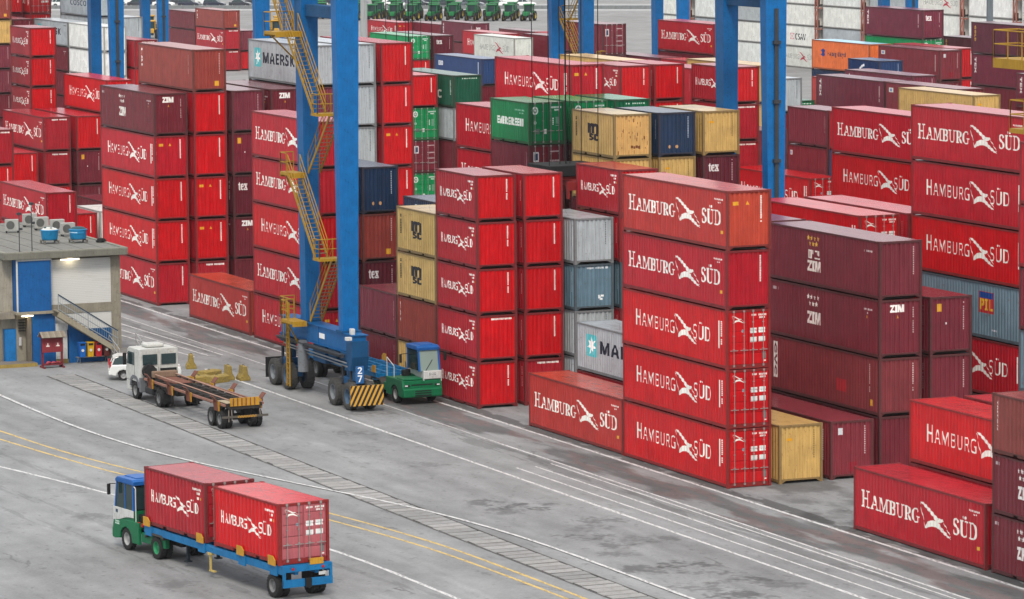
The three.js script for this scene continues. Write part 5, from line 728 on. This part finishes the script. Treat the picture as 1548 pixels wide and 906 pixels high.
  { const r = []; for (const [v, s] of [[-12.0, 1], [-10.25, 1]]) { const z = -(v - BV), x0 = F + 0.9 - BU, x1 = F + 3.0 - BU; for (const hh of [0.95, 0.55, 0.2]) r.push(bar([x0, 0.72 + hh, z], [x1, 0.05 + hh, z], 0.03)); for (const t of [0, 0.5, 1]) r.push(bar([x0 + (x1 - x0) * t, 0.72 - 0.7 * t, z], [x0 + (x1 - x0) * t, 1.67 - 0.67 * t, z], 0.03)); } mesh('landing_railing', r, M('#c3c7c9', 0.35, 0.5), b); }
  // roof plant
  const AC = M('#a9aba8', 0.6);
  for (const [u, v] of [[-75.6, -14.1], [-79, -11.9], [-76.4, -11.9], [-74.2, -11.5], [-71.6, -11.6]]) {
    const a = thing('air_conditioner', 'grey air conditioner box on the building roof', 'air conditioner', u, 7.01, -v, 0.1 * (v + 12), 'air conditioners on the building roof');
    mesh('casing', [bx(-0.2, 0.2, 0.12, 0.86, -0.46, 0.46, 0.03)], AC, a); mesh('fan_grille', [cyl(0.2, 0.5, 0.12, 0.27, 0.03, 'x', 24)], M('#5d605f', 0.7), a); mesh('foot', [bx(-0.2, 0.2, 0, 0.12, -0.4, -0.33)], DARK, a); mesh('foot', [bx(-0.2, 0.2, 0, 0.12, 0.33, 0.4)], DARK, a);
  }
  [[-67.5, -14.05, 'blue water tank with white spotted lid'], [-67.1, -12.3, 'blue water tank with dark green lid']].forEach(([u, v, lab], i) => {
    const a = thing('water_tank', lab, 'water tank', u, 7.01, -v, 0); const g = new THREE.LatheGeometry([[0.01, 0.22], [0.46, 0.22], [0.5, 0.3], [0.55, 0.78], [0.58, 0.8], [0.58, 0.86], [0.52, 0.88]].map((q) => new THREE.Vector2(q[0], q[1])), 28); mesh('tank_body', g, M('#1a7fb4', 0.5), a);
    mesh('lid', new THREE.LatheGeometry([[0.53, 0.87], [0.4, 0.97], [0.2, 1.02], [0.005, 1.03]].map((q) => new THREE.Vector2(q[0], q[1])), 28), i ? M('#23505a', 0.6) : M('#c9cdc9', 0.6), a); if (!i) mesh('lid_knob', [0, 1, 2, 3, 4].map((k) => cyl(0.33 * Math.cos(k * 1.26), 1.0, 0.33 * Math.sin(k * 1.26), 0.07, 0.05, 'y', 10)), M('#22484e', 0.6), a);
    mesh('stand', [bx(-0.5, 0.5, 0.14, 0.21, -0.5, -0.4), bx(-0.5, 0.5, 0.14, 0.21, 0.4, 0.5), ...[-0.42, 0.42].flatMap((x) => [-0.45, 0.45].map((z) => bx(x - 0.04, x + 0.04, 0, 0.14, z - 0.04, z + 0.04)))], M('#77746c', 0.8), a); if (i) mesh('band_lettering', new THREE.CylinderGeometry(0.563, 0.553, 0.12, 28, 1, true, -0.4, 2.4).translate(0, 0.68, 0), printed(256, 24, '#1a7fb4', (g, w, h) => code(g, 20, 6, 150, 12, 9, '#cfe3ea')), a);
  });
  { const a = thing('coiled_hose', 'coiled dark hose beside the blue roof tanks', 'hose', -66.6, 7.07, 10.95); mesh('coil', mergeGeometries([0, 1, 2].map((k) => { const g = new THREE.TorusGeometry(0.3 - 0.05 * k, 0.05, 8, 24); g.rotateX(Math.PI / 2); g.translate(0, 0.02 + 0.06 * k, 0); return g; })), DARK, a); }
  for (const [u, v, h, lab] of [[-63.2, -17.3, 2.5, 'thin roof antenna pole at the corner'], [-63.2, -16.5, 3.1, 'taller roof antenna pole with small boxes']]) { const a = thing('antenna_pole', lab, 'antenna', u, 6.98, -v); mesh('pole', [cyl(0, h / 2, 0, 0.03, h, 'y', 8)], GREASE, a); mesh('bracket', [bx(-0.06, 0.06, h * 0.55, h * 0.6, -0.2, 0.02), bx(-0.05, 0.05, h - 0.2, h - 0.05, -0.14, 0.14)], GREASE, a); }
  // fluorescent lamps that are lit in the photograph
  const TUBE = new THREE.MeshStandardMaterial({ color: 0xffffff, emissive: 0xfff0d0, emissiveIntensity: 1.2 });
  for (const [u, y, v, w, lab] of [[F + 0.18, 6.42, -14.2, 1.25, 'lit tube lamp under the roof edge'], [F + 0.5, 3.08, -17.1, 0.8, 'lit tube lamp under the blue bay']]) {
    const a = thing('tube_lamp', lab, 'lamp', u, y, -v); mesh('housing', [bx(-0.08, 0.08, 0.05, 0.17, -w / 2, w / 2, 0.01)], WHITEW, a); mesh('lamp_tube', new THREE.CapsuleGeometry(0.045, w - 0.1, 4, 10).rotateX(Math.PI / 2), TUBE, a);
    const l = new THREE.PointLight(0xffe6b8, 0.45); l.position.set(0.1, -0.06, 0); l.castShadow = true; a.add(l);
  }
  // notice kiosk with a tiled hood
  const kk = thing('notice_kiosk', 'dark red notice kiosk with small tiled roof', 'kiosk', -60.9, 0.006, 16.05, 0), KR = M('#7a2b33', 0.7);
  for (const s of [-1, 1]) mesh('post', [bx(-0.06, 0.06, 0, 2.0, s * 0.62 - 0.06, s * 0.62 + 0.06)], KR, kk); for (const s of [-1, 1]) mesh('foot_rail', [bx(-0.45, 0.45, 0, 0.1, s * 0.62 - 0.05, s * 0.62 + 0.05)], KR, kk); mesh('board', [bx(-0.08, 0.12, 0.95, 1.85, -0.68, 0.68, 0.02)], M('#85323a', 0.65), kk);
  for (const z of [0.3, -0.34]) { const pc = plate('pictogram', 0.28, 0.3, printed(48, 52, '#85323a', (g) => { g.fillStyle = '#e2ddd6'; g.fillRect(6, 32, 36, 12); g.beginPath(); g.arc(24, 12, 6, 0, 7); g.fill(); g.fillRect(18, 18, 12, 14); }), kk, 0.128, 1.42, z, Math.PI / 2); }
  const tg = []; const tl = bx(-0.55, 0.0, -0.02, 0.02, -0.06, 0.06); for (const s of [-1, 1]) for (let i = 0; i < 12; i++) { const t = mesh('roof_tile', tl, M(['#8f8678', '#857c6e', '#999083'][i % 3], 0.9), kk); t.position.set(s * 0.03, 2.22, -0.72 + i * 0.13); if (s > 0) { t.rotation.y = Math.PI; t.rotation.order = 'YXZ'; } t.rotation.z = 0.62; }
  mesh('roof_frame', [extr([[-0.42, 1.86], [0.42, 1.86], [0, 2.18]], 0.06, 0.62), extr([[-0.42, 1.86], [0.42, 1.86], [0, 2.18]], 0.06, -0.68)], KR, kk); mesh('lower_shelf', [bx(-0.25, 0.25, 0.18, 0.24, -0.6, 0.6)], KR, kk);
  { const hs = thing('fire_hose', 'pink red bundle of hose on the kiosk shelf', 'hose', -60.85, 0.25, 16.0); const pts = []; for (let i = 0; i < 14; i++) pts.push(V3(rr(-0.16, 0.16), 0.05 + 0.02 * (i % 4), -0.45 + 0.07 * i)); mesh('bundle', new THREE.TubeGeometry(new THREE.CatmullRomCurve3(pts), 60, 0.055, 7), M('#b04a55', 0.8), hs); }
  // four sorting bins on a stand
  const cols = [['#1b64b8', 'blue'], ['#d0a21f', 'yellow'], ['#b3262d', 'red'], ['#5a2a26', 'brown']];
  cols.forEach(([hex, nm], i) => { const z = 13.83 - i * 0.52, a = thing('recycling_bin', nm + ' recycling bin hanging under the outside stair', 'bin', -61.9, 0.42, z, 0, 'sorting bins under the stair'); const g = taper(0, 0, 0.0, 0.85, 0.34, 0.34, 0.44, 0.44); mesh('bin_body', [g], M(hex, 0.5), a); mesh('lid', [bx(-0.24, 0.24, 0.85, 0.93, -0.24, 0.24, 0.03)], M(hex, 0.5), a); mesh('opening', [bx(0.215, 0.245, 0.73, 0.84, -0.14, 0.14)], DARK, a); mesh('emblem', [cyl(0.21, 0.42, 0, 0.09, 0.02, 'x', 16)], M('#d9dcd8', 0.6), a); });
  { const a = thing('bin_stand', 'thin metal stand that carries four coloured bins', 'stand', -62.2, 0.006, 13.05); mesh('stand_bar', [bar([0, 0.38, -1.1], [0, 0.38, 1.1], 0.035), ...[-0.9, 0.9].flatMap((z) => [bar([0, 0, z + 0.1], [0, 0.4, z], 0.03), bar([0.3, 0, z], [0.3, 0.42, z], 0.03), bar([0, 0.38, z], [0.3, 0.38, z], 0.03)]), bar([0.3, 0.38, -1.1], [0.3, 0.38, 1.1], 0.03)], STEEL, a); }
}
// yellow concrete barrier blocks behind the white truck
{
  const prof = [[-0.32, 0], [0.32, 0], [0.32, 0.16], [0.17, 0.4], [0.11, 0.86], [-0.11, 0.86], [-0.17, 0.4], [-0.32, 0.16]], ym = printed(256, 128, '#8a7638', (g, w, h) => { for (let i = 0; i < 90; i++) { g.fillStyle = ['rgba(120,116,104,.35)', 'rgba(70,62,40,.22)', 'rgba(176,152,70,.3)'][i % 3]; g.fillRect(rnd() * w, rnd() * h, rr(3, 40), rr(2, 14)); } }, 0.9);
  ym.map.wrapS = ym.map.wrapT = THREE.RepeatWrapping;
  const bg = extr(prof, 1.0, -0.5, 0.02), sg = extr([[-0.4, 0], [0.4, 0], [0.4, 0.35], [0.3, 0.42], [-0.3, 0.42], [-0.4, 0.35]], 1.4, -0.7, 0.03);
  [[-61.0, -8.7, 1.2, 'yellow concrete block leaning by the lane paint', 0], [-56.7, -8.5, 1.3, 'upright yellow block near the lane paint', 0], [-50.0, -7.5, 1.5, 'yellow block at the end of the cluster', 0], [-50.6, -8.25, 1.45, 'yellow block in the middle of the cluster', 0], [-52.2, -8.9, 0.5, 'low pale yellow block in the cluster', 1], [-49.7, -9.3, 0.4, 'low striped block before the cluster', 1], [-50.0, -10.3, 0.2, 'low yellow block beside the rusty trailer guides', 1]].forEach(([u, v, r, lab, low]) => { const a = thing('concrete_block', lab, 'barrier', u, 0.006, -v, r); mesh('block', low ? sg : bg, ym, a); mesh('lifting_loop', new THREE.TorusGeometry(0.07, 0.014, 6, 12, Math.PI).translate(0, low ? 0.42 : 0.86, 0), GREASE, a); });
}
// ---------------------------------------------------------------- far side of the yard
function mast(label, u, v, h, r, hex = '#8f979b') { const a = thing('light_mast', label, 'mast', u, 0.004, -v); mesh('column', [cyl(0, h / 2, 0, r, h, 'y', 16, r * 0.6)], M(hex, 0.7), a); mesh('base_plate', [bx(-r * 1.8, r * 1.8, 0, 0.12, -r * 1.8, r * 1.8)], M('#777', 0.8), a); mesh('lamp_head', [bx(-1.2, 1.2, h - 0.1, h + 0.3, -0.5, 0.5, 0.05)], M('#555', 0.7), a); }
mast('thick pale light mast beside the blue crane leg', -207.6, 62, 34, 0.42, '#a9aeb0');
mast('dark grey light mast beside white reefers', -196.8, 128.5, 34, 0.42, '#6f7a82');
// reefer racks: steel frames with white containers
{
  const g5 = 'white containers in the reefer rack';
  stack(-325.9, 175.8, 40, 'rack stack with pink square', 'hsW csv whi whi', g5);
  ['rack stack beside pink square|whi gry whi whi', 'third rack stack|gry whi whi gry', 'rack stack left of dark mast|whi whi whi hsW', 'rack stack by dark mast|whi gry whi whi', 'rack stack past dark mast|gry whi whi whi', 'last rack stack|whi whi whi whi'].forEach((q, i) => { const [w, l] = q.split('|'); stack(-312.4 + 13.5 * i, 175.8, 40, w, l, g5); });
  ['rack stack behind crane leg|whi whi gry whi', 'rack stack between far legs|whi gry whi', 'rack stack past far legs|gry whi whi'].forEach((q, i) => { const [w, l] = q.split('|'); stack(-339.4 - 13.5 * i, 175.8, 40, w, l, g5); });
  const RK = M('#a56a5c', 0.8);
  for (let i = 0; i < 9; i++) { const u = -366.4 + 13.5 * i - 0.0;
    const a = thing('reefer_rack', 'rusty pink steel rack tower between white containers', 'rack', u, 0.004, -177.0, 0, 'rack towers among the white containers'), f = [];
    for (const x of [0.25, 0.95]) for (const z of [-1.8, 1.8]) f.push(bx(x - 0.08, x + 0.08, 0, 16, z - 0.08, z + 0.08)); mesh('upright', f, RK, a);
    for (let k = 0; k < 5; k++) { const y = 2.9 * k + 2.7; mesh('walkway', [bx(0.1, 1.1, y, y + 0.12, -1.9, 1.9)], RK, a); mesh('brace', [beam([0.25, y - 2.5, 1.88], [0.95, y, 1.88], 0.06, 0.06), beam([0.95, y - 2.5, 1.88], [0.25, y, 1.88], 0.06, 0.06)], RK, a); mesh('power_box', [bx(0.35, 0.85, y + 0.3, y + 1.3, 1.4, 1.75)], DARK, a); }
  }
}
// low wall and quay road with rows of parked cars, then farm machines
const carCols = [0xd9dcdd, 0xd5d8d9, 0x2b2f38, 0x23283a, 0xdadcdc, 0x555c66, 0x30343c, 0xe0e2e2, 0x7d838a];
{
  let k = 0; const g = 'cars parked far beyond the yard';
  for (const [u0, v0, n, st] of [[-606, 148, 20, 5.2], [-617, 150, 20, 5.2]]) for (let i = 0; i < n; i++) { const t = i * st, u = u0 + t * 0.58 + rr(-0.3, 0.3), v = v0 + t * 0.815; if (rnd() < 0.06) continue; const c = carCols[Math.floor(rnd() * carCols.length)], pale = c > 0x900000; const key = 'k' + c; car.k ??= {}; const lab = (pale ? 'pale' : 'dark') + ' car in a far parking row beyond the tractors'; if (!car.k[key]) { car.k[key] = car('far_car', lab, u, v, 0.952, c, rnd() < 0.5, g, false); } else { const q = car.k[key].clone(); q.name = numbered('far_car'); q.position.set(u, 0.006, -v); q.userData = { label: lab, category: 'car', group: g }; scene.add(q); } }
}
{
  const TG = M('#1f7a45', 0.5), TY = M('#c79a3a', 0.55), TB = M('#28292b', 0.8);
  function farm(name, label, m, group) {
    const o = thing(name, label, 'tractor', 0, 0, 0, 0, group);
    mesh('hood', [bx(0.3, 2.4, 0.95, 1.65, -0.42, 0.42, 0.08)], m, o); mesh('chassis', [bx(-1.2, 2.3, 0.6, 1.0, -0.35, 0.35)], TB, o); mesh('fender', [bx(-1.5, 0.1, 1.5, 1.62, -1.1, -0.55, 0.04), bx(-1.5, 0.1, 1.5, 1.62, 0.55, 1.1, 0.04)], m, o);
    mesh('cab_glass', [bx(-1.2, 0.3, 1.5, 2.75, -0.7, 0.7, 0.05)], GLASS, o); for (const x of [-1.2, 0.3]) for (const z of [-0.7, 0.7]) mesh('cab_post', bx(x - 0.06, x + 0.06, 1.4, 2.8, z - 0.06, z + 0.06), m, o); mesh('roof', [bx(-1.4, 0.5, 2.76, 2.98, -0.85, 0.85, 0.06)], m, o); mesh('exhaust', [cyl(0.9, 2.1, 0.35, 0.06, 1.0, 'y', 8)], TB, o);
    for (const s of [-1, 1]) { wheel(o, -0.75, 0.88, s * 0.92, 0.88, 0.5, '#c9b23a', RUBBER, 'wheel', 16); wheel(o, 1.75, 0.6, s * 0.8, 0.6, 0.36, '#c9b23a', RUBBER, 'wheel', 16); }
    return o;
  }
  const put = (proto, u, v, r, lab, first, name, group) => { const q = first ? proto : proto.clone(); if (!first) { q.name = numbered(name); scene.add(q); q.userData = { label: lab, category: 'tractor', group }; } q.position.set(u, 0.006, -v); q.rotation.y = r; };
  const gl = 'green farm tractor in the far rows beyond containers', gg = 'green tractors beyond the containers', A = farm('farm_tractor', gl, TG, gg); let f = true;
  for (const [u0, v0, n] of [[-510, 178, 10], [-522, 176, 11], [-536, 174, 12]]) for (let i = 0; i < n; i++) { const t = i * 3.6; put(A, u0 + t * 0.57 + rr(-0.4, 0.4), v0 + t * 0.82 + rr(-0.4, 0.4), -0.62 + rr(-0.15, 0.15), gl, f, 'farm_tractor', gg); f = false; }
  const yl = 'yellow loader in the far rows beside distant crane legs', yg = 'yellow machines beyond the yard', Y = farm('wheel_loader', yl, TY, yg); f = true;
  for (const [u, v] of [[-470, 129], [-474, 132.5], [-482, 128], [-486, 131.5], [-466, 125], [-480, 124.5], [-455, 143], [-462, 146], [-470, 149], [-478, 121]]) { put(Y, u, v, -0.4 + rr(-0.2, 0.2), yl, f, 'wheel_loader', yg); f = false; }
}
{ // pale road below the far cars
  const a = thing('road_wall', 'long low grey wall between far cars and tractors', 'wall', -556, 0.004, -200, 0.952); mesh('wall', [bx(-90, 90, 0, 0.7, -0.15, 0.15)], M('#7d8284', 0.9), a);
  mesh('far_road', bx(-110, 110, 0.005, 0.02, -15, 15).rotateY(0.952).translate(-568, 0, -196), M('#a9abac', 0.9), scene).userData.kind = 'structure';
}
{ const o = new THREE.Group(); o.name = 'buried_containers'; scene.add(o); tag(o, 'mass of containers hidden inside the stacks', 'containers', null, 'stuff'); for (const [hex, l] of MASS) mesh('container_mass', mergeGeometries(l), M(hex, 0.55), o); }
renderer.render(scene, camera);
